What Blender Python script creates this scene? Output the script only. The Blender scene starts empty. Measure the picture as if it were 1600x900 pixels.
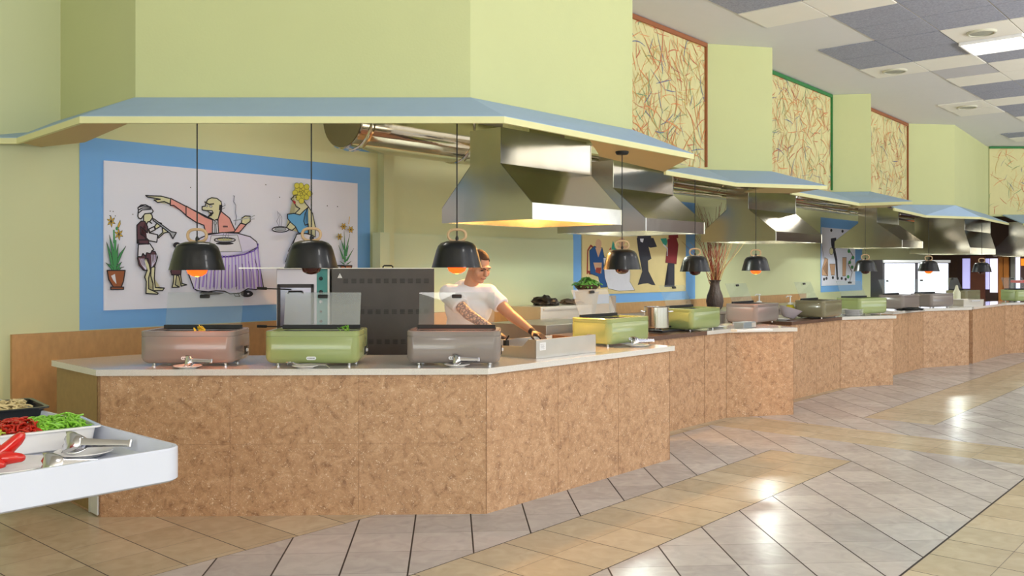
import bpy, bmesh, math, random
from mathutils import Vector, Matrix, noise
random.seed(7)
PI = math.pi
S = bpy.context.scene
COL = S.collection
# ------------------------------------------------------------------ camera, world, light, exposure
CZ, F, CX, CY = 1.59, 1400.0, 800.0, 419.0
cam = bpy.data.cameras.new('camera'); camo = bpy.data.objects.new('camera', cam); COL.objects.link(camo)
camo.location = (0, 0, CZ); camo.rotation_euler = (PI/2, 0, 0)
cam.sensor_width = 36; cam.lens = F/1600*36; cam.shift_y = -(450-CY)/1600
cam.clip_start = .05; cam.clip_end = 200
S.camera = camo
S.view_settings.view_transform = 'Standard'; S.view_settings.look = 'None'
S.view_settings.gamma = 1; S.view_settings.use_curve_mapping = False
S.view_settings.exposure = 0.10
w = bpy.data.worlds.new('world'); S.world = w; w.use_nodes = True
w.node_tree.nodes['Background'].inputs[0].default_value = (.82, .9, 1, 1)
w.node_tree.nodes['Background'].inputs[1].default_value = 1.3
# counter row runs along A, the way to the back wall is N
ca, sa = .657, .754
TH = math.atan2(sa, ca)
def an(a, n, z=0.0): return Vector((ca*a - sa*n, sa*a + ca*n, z))
def to_an(x, y): return (ca*x + sa*y, -sa*x + ca*y)
def area(name, loc, size, power, color, rot, sy=None, spread=PI):
    l = bpy.data.lights.new(name, 'AREA'); l.shape = 'RECTANGLE'; l.size = size; l.size_y = sy or size
    l.energy = power; l.color = color; l.spread = spread
    o = bpy.data.objects.new(name, l); COL.objects.link(o); o.location = loc; o.rotation_euler = rot
    return o
# added daylight lamps along the hall's unseen side (behind and right of the camera)
for k, a in enumerate((-1, 6, 13, 20)):
    area('daylight_fill', an(a, -6.6, 2.3), 5.5, 66, (.9, .95, 1), (PI/2, 0, TH), 2.4)
area('daylight_fill', an(-7.7, -1.5, 2.2), 7.0, 230, (.9, .95, 1), (PI/2, 0, TH-PI/2), 2.6)  # added fill from behind the camera, in front of a windowless wall
# upward fill lamps added to bounce off the ceiling over the dining side
for a in (-5, -1, 3, 7.5, 12, 16.5, 21):
    area('ceiling_bounce_fill', an(a, -3.6, 1.9), 3.4, 400, (.955, .97, 1), (PI, 0, TH), 2.6)
# ceiling panel lamps over the aisle
for a in (-.5, 4, 8, 12.5, 17, 21):
    for n in (1.0, -3.0):
        area('ceiling_panel_light', an(a, n, 4.12), .66, 16, (1, .98, .96), (0, 0, TH))
# added fill lamps behind the canopy, over the cooks' side
for a in (4.2, 7.5, 12.0, 16.5, 20.5):
    area('kitchen_fill', an(a, 6.3, 3.95), 1.2, 13, (1, .96, .88), (0, 0, TH), .2)

# ------------------------------------------------------------------ materials
def lin(c):
    f = lambda v: v/12.92 if v <= .04045 else ((v+.055)/1.055)**2.4
    return tuple(f(v/255.) for v in c) + (1,)
MC = {}
def mat(name, rgb, rough=.5, metal=0, emit=None, es=0, noise_amt=0, nscale=8, bump=0, bscale=40, coat=0, alpha=None, stretch=None, spec=.5):
    if name in MC: return MC[name]
    m = bpy.data.materials.new(name); m.use_nodes = True; nt = m.node_tree; b = nt.nodes['Principled BSDF']
    b.inputs['Base Color'].default_value = lin(rgb); b.inputs['Roughness'].default_value = rough
    b.inputs['Metallic'].default_value = metal; b.inputs['Coat Weight'].default_value = coat
    b.inputs['Specular IOR Level'].default_value = spec
    if emit: b.inputs['Emission Color'].default_value = lin(emit); b.inputs['Emission Strength'].default_value = es
    tc = nt.nodes.new('ShaderNodeTexCoord'); src = tc.outputs['Object']
    if stretch:
        mp = nt.nodes.new('ShaderNodeMapping'); mp.inputs['Scale'].default_value = stretch
        nt.links.new(src, mp.inputs[0]); src = mp.outputs[0]
    nz = nt.nodes.new('ShaderNodeTexNoise'); nz.inputs['Scale'].default_value = nscale; nz.inputs['Detail'].default_value = 4
    nt.links.new(src, nz.inputs[0])
    amt = max(noise_amt, .02)
    mx = nt.nodes.new('ShaderNodeMix'); mx.data_type = 'RGBA'
    c = lin(rgb)
    mx.inputs[6].default_value = tuple(min(1, v*(1-amt)) for v in c[:3])+(1,)
    mx.inputs[7].default_value = tuple(min(1, v*(1+amt)) for v in c[:3])+(1,)
    nt.links.new(nz.outputs[0], mx.inputs[0]); nt.links.new(mx.outputs[2], b.inputs['Base Color'])
    if bump:
        n2 = nt.nodes.new('ShaderNodeTexNoise'); n2.inputs['Scale'].default_value = bscale
        nt.links.new(src, n2.inputs[0])
        bp = nt.nodes.new('ShaderNodeBump'); bp.inputs['Strength'].default_value = bump; bp.inputs['Distance'].default_value = .02
        nt.links.new(n2.outputs[0], bp.inputs['Height']); nt.links.new(bp.outputs[0], b.inputs['Normal'])
    MC[name] = m; return m
def glass(name, tint=(.93, .96, .95), rough=.02, haze=0.0):
    if name in MC: return MC[name]
    m = bpy.data.materials.new(name); m.use_nodes = True; nt = m.node_tree; nt.nodes.clear()
    o = nt.nodes.new('ShaderNodeOutputMaterial'); t = nt.nodes.new('ShaderNodeBsdfTransparent'); g = nt.nodes.new('ShaderNodeBsdfGlossy')
    d = nt.nodes.new('ShaderNodeBsdfDiffuse'); mx = nt.nodes.new('ShaderNodeMixShader'); m2 = nt.nodes.new('ShaderNodeMixShader')
    fr = nt.nodes.new('ShaderNodeFresnel'); fr.inputs[0].default_value = 1.5
    t.inputs[0].default_value = tint+(1,); g.inputs['Roughness'].default_value = rough; d.inputs[0].default_value = (.75, .78, .78, 1)
    m2.inputs[0].default_value = haze
    nt.links.new(t.outputs[0], m2.inputs[1]); nt.links.new(d.outputs[0], m2.inputs[2])
    ge = nt.nodes.new('ShaderNodeNewGeometry'); iv = nt.nodes.new('ShaderNodeMath'); iv.operation = 'SUBTRACT'; iv.inputs[0].default_value = 1; nt.links.new(ge.outputs['Backfacing'], iv.inputs[1])
    ml = nt.nodes.new('ShaderNodeMath'); ml.operation = 'MULTIPLY'; nt.links.new(fr.outputs[0], ml.inputs[0]); nt.links.new(iv.outputs[0], ml.inputs[1])
    nt.links.new(ml.outputs[0], mx.inputs[0]); nt.links.new(m2.outputs[0], mx.inputs[1]); nt.links.new(g.outputs[0], mx.inputs[2])
    nt.links.new(mx.outputs[0], o.inputs[0]); MC[name] = m; return m
WALLG = mat('wall_yellow_green', (200, 204, 150), .75, noise_amt=.05, nscale=1.2, bump=.05, bscale=60)
WALLB = mat('wall_back_pale', (212, 215, 172), .75, noise_amt=.04, nscale=1.0)
WALLP = mat('wall_panel_pale', (206, 214, 176), .5, noise_amt=.04, nscale=1.5)
CREAM = mat('canopy_cream', (224, 222, 168), .6, noise_amt=.03)
BLUE = mat('canopy_blue', (166, 192, 222), .6, noise_amt=.04)
BORDER = mat('mural_border_blue', (120, 176, 238), .6, noise_amt=.05, nscale=2)
MWHITE = mat('mural_white', (234, 234, 254), .6, noise_amt=.03, nscale=2)
MCREAM = mat('mural_cream', (226, 204, 148), .6, noise_amt=.07, nscale=5)
WHITE = mat('white_enamel', (236, 236, 238), .3)
PLASTER = mat('ceiling_plaster', (214, 214, 216), .8, noise_amt=.02)
SPECK = mat('ceiling_tile_speckled', (150, 154, 170), .9, noise_amt=.45, nscale=55)
TILEW = mat('ceiling_tile_white', (232, 230, 222), .85, noise_amt=.02)
TILEM = mat('ceiling_tile_midgrey', (190, 190, 196), .85, noise_amt=.05)
STEEL = mat('brushed_steel', (200, 195, 184), .17, 1, noise_amt=.08, nscale=3, bump=.1, bscale=3.2)
STEELB = mat('worktop_steel', (196, 192, 186), .38, 1, noise_amt=.1, nscale=6)
CHROME = mat('polished_duct', (215, 208, 192), .1, 1, bump=.05, bscale=9)
SHINY = mat('tongs_steel', (215, 215, 220), .16, 1)
BLACK = mat('black_lacquer', (22, 23, 27), .32, coat=.3)
BLACKM = mat('black_matte', (20, 20, 22), .5)
WOODR = mat('pale_wood', (206, 172, 132), .5, noise_amt=.1, nscale=20)
TAUPE = mat('taupe_enamel', (140, 130, 126), .22, coat=.4)
GREEN = mat('green_enamel', (156, 170, 112), .22, coat=.4)
OLIVE = mat('olive_enamel', (128, 122, 96), .25, coat=.4)
DARKIN = mat('well_dark', (30, 26, 26), .4)
BADGE = mat('badge_white', (232, 234, 240), .3)
INK = mat('ink_black', (38, 34, 46), .7)
REDGLASS = mat('red_glass_off', (70, 12, 8), .12, coat=.6)
REDLIT = mat('red_glass_lit', (255, 70, 20), .2, emit=(255, 84, 22), es=2.2)
FILA = mat('filament_glow', (255, 200, 90), .3, emit=(255, 190, 70), es=6)
GLASSM = glass('clear_glass', haze=.07)
GLASSD = glass('dirty_glass', (.9, .93, .95), .05, haze=.28)
OVEN = mat('oven_graphite', (82, 78, 78), .42, .55, noise_amt=.15, nscale=5)
TEAL = mat('teal_control', (60, 150, 150), .4)
SKIN = mat('skin', (206, 150, 122), .5, noise_amt=.05, nscale=12)
SHIRT = mat('white_cotton', (236, 232, 240), .8, bump=.15, bscale=14)
HAIR = mat('brown_hair', (74, 46, 30), .8, noise_amt=.3, nscale=80)
DENIM = mat('dark_trousers', (40, 42, 52), .8)
GLOVE = mat('dark_glove', (70, 48, 44), .5, noise_amt=.2)
WOODD = mat('dark_brown_wood', (62, 36, 28), .6, noise_amt=.25, nscale=4, stretch=(6, 6, 1))
WOODO = mat('orange_wood', (186, 112, 46), .5, noise_amt=.2, nscale=5, stretch=(6, 6, 1))
BROWNSTONE = mat('brown_granite', (104, 76, 62), .3, noise_amt=.35, nscale=40)

def laminate():
    m = bpy.data.materials.new('mottled_laminate'); m.use_nodes = True; nt = m.node_tree; b = nt.nodes['Principled BSDF']
    tc = nt.nodes.new('ShaderNodeTexCoord'); L = nt.links.new
    def nz(scale, detail=6, dist=0, rough=.6):
        n = nt.nodes.new('ShaderNodeTexNoise'); n.inputs['Scale'].default_value = scale; n.inputs['Detail'].default_value = detail
        n.inputs['Distortion'].default_value = dist; n.inputs['Roughness'].default_value = rough; L(tc.outputs['Object'], n.inputs[0]); return n
    def ramp(src, pts):
        r = nt.nodes.new('ShaderNodeValToRGB'); e = r.color_ramp.elements
        while len(e) < len(pts): e.new(.5)
        for i, (p, c) in enumerate(pts): e[i].position = p; e[i].color = c if len(c) == 4 else lin(c)
        L(src, r.inputs[0]); return r
    r1 = ramp(nz(15, 10, .8, .72).outputs[0], [(.32, (144, 104, 76)), (.45, (188, 146, 110)), (.6, (206, 164, 128)), (.75, (224, 194, 160))])
    r2 = ramp(nz(60, 5, 3, .7).outputs[0], [(.33, (.15, .15, .15, 1)), (.43, (1, 1, 1, 1))])
    r3 = ramp(nz(64, 4, 1.5).outputs[0], [(.60, (0, 0, 0, 1)), (.66, (1, 1, 1, 1))])
    m1 = nt.nodes.new('ShaderNodeMix'); m1.data_type = 'RGBA'; m1.inputs[6].default_value = lin((104, 72, 54)); L(r2.outputs[0], m1.inputs[0]); L(r1.outputs[0], m1.inputs[7])
    m2 = nt.nodes.new('ShaderNodeMix'); m2.data_type = 'RGBA'; L(m1.outputs[2], m2.inputs[6]); m2.inputs[7].default_value = lin((232, 208, 180)); L(r3.outputs[0], m2.inputs[0])
    L(m2.outputs[2], b.inputs['Base Color']); b.inputs['Roughness'].default_value = .42
    return m
LAM = laminate()
def stone():
    m = mat('speckled_white_stone', (222, 218, 214), .12, noise_amt=.22, nscale=170, coat=.3); return m
STONE = stone()
LAMS = mat('laminate_sheet_wall', (190, 146, 96), .55, noise_amt=.22, nscale=24, stretch=(1, 1, .5))
LAMO = mat('laminate_sheet_side', (160, 130, 84), .5, noise_amt=.18, nscale=22)

# node-expression helper for the floor
class NX:
    def __init__(s, nt): s.nt = nt
    def m(s, op, *a, clamp=False):
        n = s.nt.nodes.new('ShaderNodeMath'); n.operation = op; n.use_clamp = clamp
        for i, v in enumerate(a):
            if isinstance(v, (int, float)): n.inputs[i].default_value = v
            else: s.nt.links.new(v, n.inputs[i])
        return n.outputs[0]
    def mix(s, f, a, b):
        n = s.nt.nodes.new('ShaderNodeMix'); n.data_type = 'RGBA'
        for i, v in ((0, f), (6, a), (7, b)):
            if isinstance(v, (tuple, float, int)): n.inputs[i].default_value = v
            else: s.nt.links.new(v, n.inputs[i])
        return n.outputs[2]
def floor_mat():
    m = bpy.data.materials.new('floor_tiles'); m.use_nodes = True; nt = m.node_tree; b = nt.nodes['Principled BSDF']; X = NX(nt)
    tc = nt.nodes.new('ShaderNodeTexCoord'); sp = nt.nodes.new('ShaderNodeSeparateXYZ'); nt.links.new(tc.outputs['Object'], sp.inputs[0])
    x, y = sp.outputs[0], sp.outputs[1]
    a = X.m('ADD', X.m('MULTIPLY', x, ca), X.m('MULTIPLY', y, sa)); n = X.m('ADD', X.m('MULTIPLY', x, -sa), X.m('MULTIPLY', y, ca))
    s = .352
    def rng(v, lo, hi): return X.m('MULTIPLY', X.m('GREATER_THAN', v, lo), X.m('LESS_THAN', v, hi))
    left = X.m('GREATER_THAN', n, 4.45)
    right = X.m('LESS_THAN', n, 1.53)
    gap = rng(a, 7.40, 9.66)
    band = X.m('MULTIPLY', rng(n, 2.74, 3.444), X.m('SUBTRACT', 1.0, gap))
    cross = X.m('MULTIPLY', rng(a, 8.18, 8.90), rng(n, 1.53, 4.45))
    beige = X.m('MAXIMUM', X.m('MAXIMUM', left, right), X.m('MAXIMUM', band, cross))
    def line(v, ph, wd):
        fr = X.m('FRACT', X.m('DIVIDE', X.m('SUBTRACT', v, ph-100*s), s))
        d = X.m('MULTIPLY', X.m('MINIMUM', fr, X.m('SUBTRACT', 1.0, fr)), s)
        return X.m('LESS_THAN', d, wd)
    def edge(v, at, wd): return X.m('LESS_THAN', X.m('ABSOLUTE', X.m('SUBTRACT', v, at)), wd)
    u = X.m('MULTIPLY', X.m('ADD', a, n), .70711); v = X.m('MULTIPLY', X.m('SUBTRACT', a, n), .70711)
    gphase = X.m('SUBTRACT', n, X.m('MULTIPLY', right, -1.21+.352*3+.0))
    bl = X.m('MAXIMUM', line(a, 7.40, .003), X.m('MULTIPLY', line(gphase, 2.74, .002), .75))
    gl = X.m('MAXIMUM', line(v, .13, .0046), X.m('MULTIPLY', line(u, 5.06, .0018), .75))
    zl = X.m('MAXIMUM', X.m('MULTIPLY', X.m('SUBTRACT', 1.0, gap), X.m('MAXIMUM', edge(n, 2.74, .0035), edge(n, 3.444, .0035))), X.m('MAXIMUM', edge(n, 1.53, .006), edge(n, 4.45, .002)))
    g = X.m('ADD', X.m('MULTIPLY', beige, bl), X.m('MULTIPLY', X.m('SUBTRACT', 1.0, beige), gl))
    g = X.m('MAXIMUM', g, zl, clamp=True)
    # per tile tone + marbling
    def cell(v, ph): return X.m('FLOOR', X.m('DIVIDE', X.m('SUBTRACT', v, ph-100*s), s))
    cb = nt.nodes.new('ShaderNodeCombineXYZ')
    nt.links.new(X.m('ADD', X.m('MULTIPLY', beige, cell(a, 7.4)), X.m('MULTIPLY', X.m('SUBTRACT', 1.0, beige), cell(u, 5.06))), cb.inputs[0])
    nt.links.new(X.m('ADD', X.m('MULTIPLY', beige, cell(gphase, 2.74)), X.m('MULTIPLY', X.m('SUBTRACT', 1.0, beige), cell(v, .13))), cb.inputs[1])
    wn = nt.nodes.new('ShaderNodeTexWhiteNoise'); nt.links.new(cb.outputs[0], wn.inputs[0])
    nz = nt.nodes.new('ShaderNodeTexNoise'); nz.inputs['Scale'].default_value = 7; nz.inputs['Detail'].default_value = 8; nz.inputs['Distortion'].default_value = 1.4
    nt.links.new(tc.outputs['Object'], nz.inputs[0])
    t = X.m('ADD', X.m('MULTIPLY', wn.outputs[0], .45), X.m('MULTIPLY', X.m('SUBTRACT', nz.outputs[0], .2), .9), clamp=True)
    cg = X.mix(t, lin((164, 161, 162)), lin((202, 200, 200)))
    cbg = X.mix(t, lin((172, 160, 136)), lin((202, 191, 168)))
    c = X.mix(beige, cg, cbg); c = X.mix(g, c, lin((44, 36, 34)))
    nt.links.new(c, b.inputs['Base Color'])
    nt.links.new(X.m('ADD', .17, X.m('ADD', X.m('MULTIPLY', g, .5), X.m('MULTIPLY', nz.outputs[0], .12))), b.inputs['Roughness'])
    bp = nt.nodes.new('ShaderNodeBump'); bp.inputs['Strength'].default_value = .25; bp.inputs['Distance'].default_value = .004
    hh = X.m('SUBTRACT', X.m('MULTIPLY', nz.outputs[0], .6), g)
    nt.links.new(hh, bp.inputs['Height']); nt.links.new(bp.outputs[0], b.inputs['Normal'])
    return m
FLOOR = floor_mat()

# ------------------------------------------------------------------ mesh helpers
def obj(name, bm, m, parent=None, smooth=False, mats=None):
    me = bpy.data.meshes.new(name); bm.normal_update(); bm.to_mesh(me); bm.free()
    for q in (mats or [m]): me.materials.append(q)
    if smooth:
        for p in me.polygons: p.use_smooth = True
        me.set_sharp_from_angle(angle=math.radians(38))
    o = bpy.data.objects.new(name, me); COL.objects.link(o)
    if parent: o.parent = parent
    return o
def tag(o, label, cat, group=None, kind=None):
    o['label'] = label; o['category'] = cat
    if group: o['group'] = group
    if kind: o['kind'] = kind
    return o
def struct(o): o['kind'] = 'structure'; return o
def thing(name, loc, rz, label, cat, group=None):
    o = bpy.data.objects.new(name, None); o.empty_display_size = .1; COL.objects.link(o)
    o.location = loc; o.rotation_euler = (0, 0, rz); return tag(o, label, cat, group)
def dup(root, loc, rz, label, scale=1, group=None):
    r = root.copy(); COL.objects.link(r); r.location = loc; r.rotation_euler = (0, 0, rz); r.scale = (scale,)*3; r['label'] = label
    if group: r['group'] = group
    for ch in list(root.children):
        c = ch.copy(); COL.objects.link(c); c.parent = r
        for g in list(ch.children):
            d = g.copy(); COL.objects.link(d); d.parent = c
    return r
def B(): return bmesh.new()
def box(bm, c, s, mi=0, M=None, bev=0):
    r = bmesh.ops.create_cube(bm, size=1); vs = r['verts']
    for v in vs:
        v.co = Vector((v.co.x*s[0]+c[0], v.co.y*s[1]+c[1], v.co.z*s[2]+c[2]))
        if M: v.co = M @ v.co
    fs = {f for v in vs for f in v.link_faces}
    for f in fs: f.material_index = mi
    if bev:
        es = {e for f in fs for e in f.edges}
        bmesh.ops.bevel(bm, geom=list(es), offset=bev, segments=2, affect='EDGES', profile=.5)
    return bm
def prism(bm, pts, z0, z1, mi=0):
    lo = [bm.verts.new((p[0], p[1], z0)) for p in pts]; hi = [bm.verts.new((p[0], p[1], z1)) for p in pts]
    n = len(pts)
    fs = [bm.faces.new(lo[::-1]), bm.faces.new(hi)]
    for i in range(n): fs.append(bm.faces.new((lo[i], lo[(i+1) % n], hi[(i+1) % n], hi[i])))
    for f in fs: f.material_index = mi
    bmesh.ops.recalc_face_normals(bm, faces=fs)
    return bm
def lathe(bm, prof, seg=32, c=(0, 0, 0), mi=0, M=None):
    rings = []
    for r, z in prof:
        if r < 1e-5: v = bm.verts.new((c[0], c[1], c[2]+z)); rings.append([v])
        else: rings.append([bm.verts.new((c[0]+r*math.cos(2*PI*i/seg), c[1]+r*math.sin(2*PI*i/seg), c[2]+z)) for i in range(seg)])
    fs = []
    for A_, B_ in zip(rings, rings[1:]):
        for i in range(seg):
            j = (i+1) % seg
            if len(A_) == 1 and len(B_) == 1: continue
            if len(A_) == 1: fs.append(bm.faces.new((A_[0], B_[j], B_[i])))
            elif len(B_) == 1: fs.append(bm.faces.new((A_[i], A_[j], B_[0])))
            else: fs.append(bm.faces.new((A_[i], A_[j], B_[j], B_[i])))
    for f in fs: f.material_index = mi
    if M:
        for ring in rings:
            for v in ring: v.co = M @ v.co
    return bm
def tube(bm, pts, r, seg=8, closed=False, mi=0, radii=None):
    pts = [Vector(p) for p in pts]; n = len(pts); rings = []
    up = Vector((0, 0, 1)); prev = None
    for i, p in enumerate(pts):
        if closed: t = (pts[(i+1) % n]-pts[i-1])
        else: t = pts[min(i+1, n-1)]-pts[max(i-1, 0)]
        t.normalize()
        if prev is None:
            x = t.cross(up) if abs(t.dot(up)) < .95 else t.cross(Vector((1, 0, 0)))
        else: x = prev - t*prev.dot(t)
        x.normalize(); prev = x; y = t.cross(x); rr_ = radii[i] if radii else r
        rings.append([bm.verts.new(p+(x*math.cos(2*PI*k/seg)+y*math.sin(2*PI*k/seg))*rr_) for k in range(seg)])
    m = n if closed else n-1
    for i in range(m):
        A_, B_ = rings[i], rings[(i+1) % n]
        for k in range(seg):
            f = bm.faces.new((A_[k], A_[(k+1) % seg], B_[(k+1) % seg], B_[k])); f.material_index = mi
    if not closed:
        for R_, rev in ((rings[0], True), (rings[-1], False)):
            f = bm.faces.new(R_ if not rev else R_[::-1]); f.material_index = mi
    return bm
def rr(w, d, r, z, cx=0, cy=0, k=6):
    out = []
    for sx, sy, a0 in ((1, 1, 0), (-1, 1, PI/2), (-1, -1, PI), (1, -1, 1.5*PI)):
        for i in range(k+1):
            t = a0+PI/2*i/k
            out.append((cx+sx*(w/2-r)+r*math.cos(t), cy+sy*(d/2-r)+r*math.sin(t), z))
    return out
def loft(bm, loops, cap0=True, cap1=True, mi=0):
    R_ = [[bm.verts.new(p) for p in l] for l in loops]; fs = []
    for A_, B_ in zip(R_, R_[1:]):
        n = len(A_)
        for i in range(n): fs.append(bm.faces.new((A_[i], A_[(i+1) % n], B_[(i+1) % n], B_[i])))
    if cap0: fs.append(bm.faces.new(R_[0][::-1]))
    if cap1: fs.append(bm.faces.new(R_[-1]))
    for f in fs: f.material_index = mi
    bmesh.ops.recalc_face_normals(bm, faces=fs)
    return bm
def ell(bm, c, r, M=None, seg=20, mi=0):
    v = bmesh.ops.create_uvsphere(bm, u_segments=seg, v_segments=seg//2+2, radius=1)['verts']
    for q in v:
        q.co = Vector((q.co.x*r[0], q.co.y*r[1], q.co.z*r[2]))
        if M: q.co = M.to_3x3() @ q.co if False else M @ (q.co+Vector(c))
        else: q.co += Vector(c)
    for f in {f for q in v for f in q.link_faces}: f.material_index = mi
    return bm
def offs(pts, d):
    """offset an open polyline to its left by d, mitred"""
    P = [Vector(p[:2]) for p in pts]; out = []
    for i, p in enumerate(P):
        ns = []
        if i > 0: t = (P[i]-P[i-1]).normalized(); ns.append(Vector((-t.y, t.x)))
        if i < len(P)-1: t = (P[i+1]-P[i]).normalized(); ns.append(Vector((-t.y, t.x)))
        if len(ns) == 1: out.append(p+ns[0]*d)
        else:
            b = (ns[0]+ns[1]).normalized(); out.append(p+b*d/max(.3, b.dot(ns[0])))
    return out
def at(x, y, Y): return Vector(((x-CX)/F*Y, Y, CZ-(y-CY)/F*Y))
TOP = .945
def ct(x, y, z=TOP):
    Y = (CZ-z)*F/(y-CY); return Vector(((x-CX)/F*Y, Y, z))
def wp(x, y, n):
    """where the sight line through a photo point meets the wall plane at distance n"""
    r = (x-CX)/F; Y = n/(ca-sa*r); return to_an(r*Y, Y)[0], CZ-(y-CY)/F*Y

# ------------------------------------------------------------------ room shell
WN = 7.21
bm = B(); prism(bm, [an(-8, -7.4)[:2], an(26, -7.4)[:2], an(26, 8)[:2], an(-8, 8)[:2]], -.1, 0); struct(obj('floor', bm, FLOOR))
CEIL = 4.2
bm = B(); prism(bm, [an(-8, -7.4)[:2], an(26, -7.4)[:2], an(26, 8)[:2], an(-8, 8)[:2]], CEIL, CEIL+.12); struct(obj('ceiling', bm, PLASTER))
def anbox(bm, a0, a1, n0, n1, z0, z1, mi=0):
    return prism(bm, [an(a0, n0)[:2], an(a1, n0)[:2], an(a1, n1)[:2], an(a0, n1)[:2]], z0, z1, mi)
bm = B(); anbox(bm, -8, 26, WN, WN+.15, 0, CEIL); struct(obj('wall_back', bm, WALLB))
bm = B(); anbox(bm, -8, 26, -7.4, -7.25, 0, .8); anbox(bm, -8, 26, -7.4, -7.25, 3.6, CEIL)
for a in (-8, -1.2, 5.8, 12.8, 19.8, 25.5): anbox(bm, a, a+.4, -7.4, -7.25, .8, 3.6)
struct(obj('wall_rear', bm, WALLB))
bm = B(); anbox(bm, -8.15, -8, -7.4, 8, 0, CEIL); struct(obj('wall_left', bm, WALLB))
bm = B(); anbox(bm, 25, 25.15, -7.4, 8, 0, CEIL); struct(obj('wall_right', bm, WOODD))
# laminate wainscot on the back wall
a0 = wp(16, 520, WN)[0]
bm = B(); anbox(bm, a0, 17.0, WN-.035, WN-.001, 0, 1.095); struct(obj('trim_1', bm, LAMS))
# pilaster, paler lower board, junction box
bm = B(); anbox(bm, wp(590, 400, WN)[0], wp(606, 400, WN)[0], WN-.1, WN-.001, 0, CEIL-.001); struct(obj('trim_2', bm, WALLB))
bm = B(); anbox(bm, wp(609, 400, WN)[0], wp(893, 400, WN)[0], WN-.03, WN-.001, 1.1, wp(612, 364, WN)[1]); struct(obj('trim_3', bm, WALLP))
a1, z1 = wp(592, 363, WN-.2); a2, _ = wp(607, 363, WN-.2)
bm = B(); anbox(bm, a1, a2, WN-.22, WN-.101, 1.3, z1); bx = obj('junction_box', bm, WALLP)
tag(bx, 'tall pale green service box on the wall corner behind the dark oven', 'box')

# upper zigzag wall above the canopies
UP = [(-8, 7.2), (-3.76, 7.2), (-2.53, 6.02), (-.28, 6.02), (1.0, 7.44), (.6, 8.45), (2.25, 10.41), (3.08, 10.6), (2.9, 11.2), (4.8, 13.48),
      (5.37, 13.4), (5.3, 13.94), (7.13, 16.17), (8.05, 16.3), (10.1, 19.1), (10.2, 19.2), (17, 19.2)]
bm = B(); bk = offs(UP, .09)
for i in range(len(UP)-1):
    prism(bm, [UP[i], UP[i+1], bk[i+1], bk[i]], 2.70, CEIL-.001)
struct(obj('wall_upper', bm, WALLG))

# scribble murals on the receding upper walls
def scribble(p0, p1, trimcol, label, seed, dens=190):
    random.seed(seed)
    p0, p1 = Vector(p0), Vector(p1); d = (p1-p0); L = d.length; d.normalize(); nn = Vector((d.y, -d.x))
    z0, z1 = 2.735, CEIL-.004
    root = thing('scribble_mural', (p0.x, p0.y, z0), 0, label, 'mural', None); base = Vector((p0.x, p0.y, z0))
    def W(s, z, e): q = p0+d*s+nn*e; return Vector((q.x, q.y, z))-base
    bm = B(); bm.faces.new([bm.verts.new(W(s, z, .006)) for s, z in ((0, z0), (L, z0), (L, z1), (0, z1))])
    cols = [mat('crayon_red', (200, 112, 84), .8), mat('crayon_orange', (224, 148, 96), .8), mat('crayon_blue', (110, 118, 150), .8), mat('crayon_tan', (200, 170, 104), .8), mat('crayon_green', (132, 160, 118), .8)]
    for k in range(dens):
        s, z = random.uniform(.02, L-.02), random.uniform(z0+.02, z1-.05); an_ = random.uniform(0, 2*PI)
        ln = random.uniform(.10, .38); cu = random.uniform(-3.4, 3.4); wd = random.choice((.0028, .004, .0065)); mi = random.choice((0, 0, 1, 1, 1, 2, 3, 3, 4))+1
        pts = []
        for i in range(7):
            pts.append((s, z)); an_ += cu*ln/6; s += math.cos(an_)*ln/6; z += math.sin(an_)*ln/6
            s = min(max(s, .01), L-.01); z = min(max(z, z0+.01), z1-.05)
        e = .008+.00001*k
        for i in range(6):
            (x0, y0), (x1, y1) = pts[i], pts[i+1]; dx, dy = x1-x0, y1-y0; l = math.hypot(dx, dy)
            if l < .002: continue
            w_ = wd*(1-.6*abs(i-2.5)/3); ox, oy = -dy/l*w_, dx/l*w_
            f = bm.faces.new([bm.verts.new(W(*q, e)) for q in ((x0-ox, y0-oy), (x1-ox, y1-oy), (x1+ox, y1+oy), (x0+ox, y0+oy))]); f.material_index = mi
    obj('painted_panel', bm, None, root, mats=[mat('scribble_ground', (214, 206, 152), .75, noise_amt=.05)]+cols)
    bm = B(); ang = math.atan2(d.y, d.x); M = Matrix.Rotation(ang, 4, 'Z')
    box(bm, (L/2, -.02, z1-z0-.025), (L, .03, .045), M=M); box(bm, (L-.012, -.02, (z1-z0)/2), (.024, .03, z1-z0-.05), M=M)
    obj('painted_frame', bm, trimcol, root)
BRT = mat('trim_brown', (150, 88, 52), .6); GRT = mat('trim_green', (44, 120, 60), .6)
scribble((.6, 8.45), (2.24, 10.40), BRT, 'tall cream scribble mural with brown frame line, largest and nearest', 1, 620)
scribble((2.9, 11.2), (4.79, 13.47), GRT, 'cream scribble mural with green frame line, second along the upper wall', 2, 560)
scribble((5.3, 13.94), (7.12, 16.16), BRT, 'cream scribble mural with brown frame line, third and smaller', 3, 480)
scribble((10.22, 19.19), (13, 19.19), GRT, 'scribble mural under a green line at the far right end', 4, 260)

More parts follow.
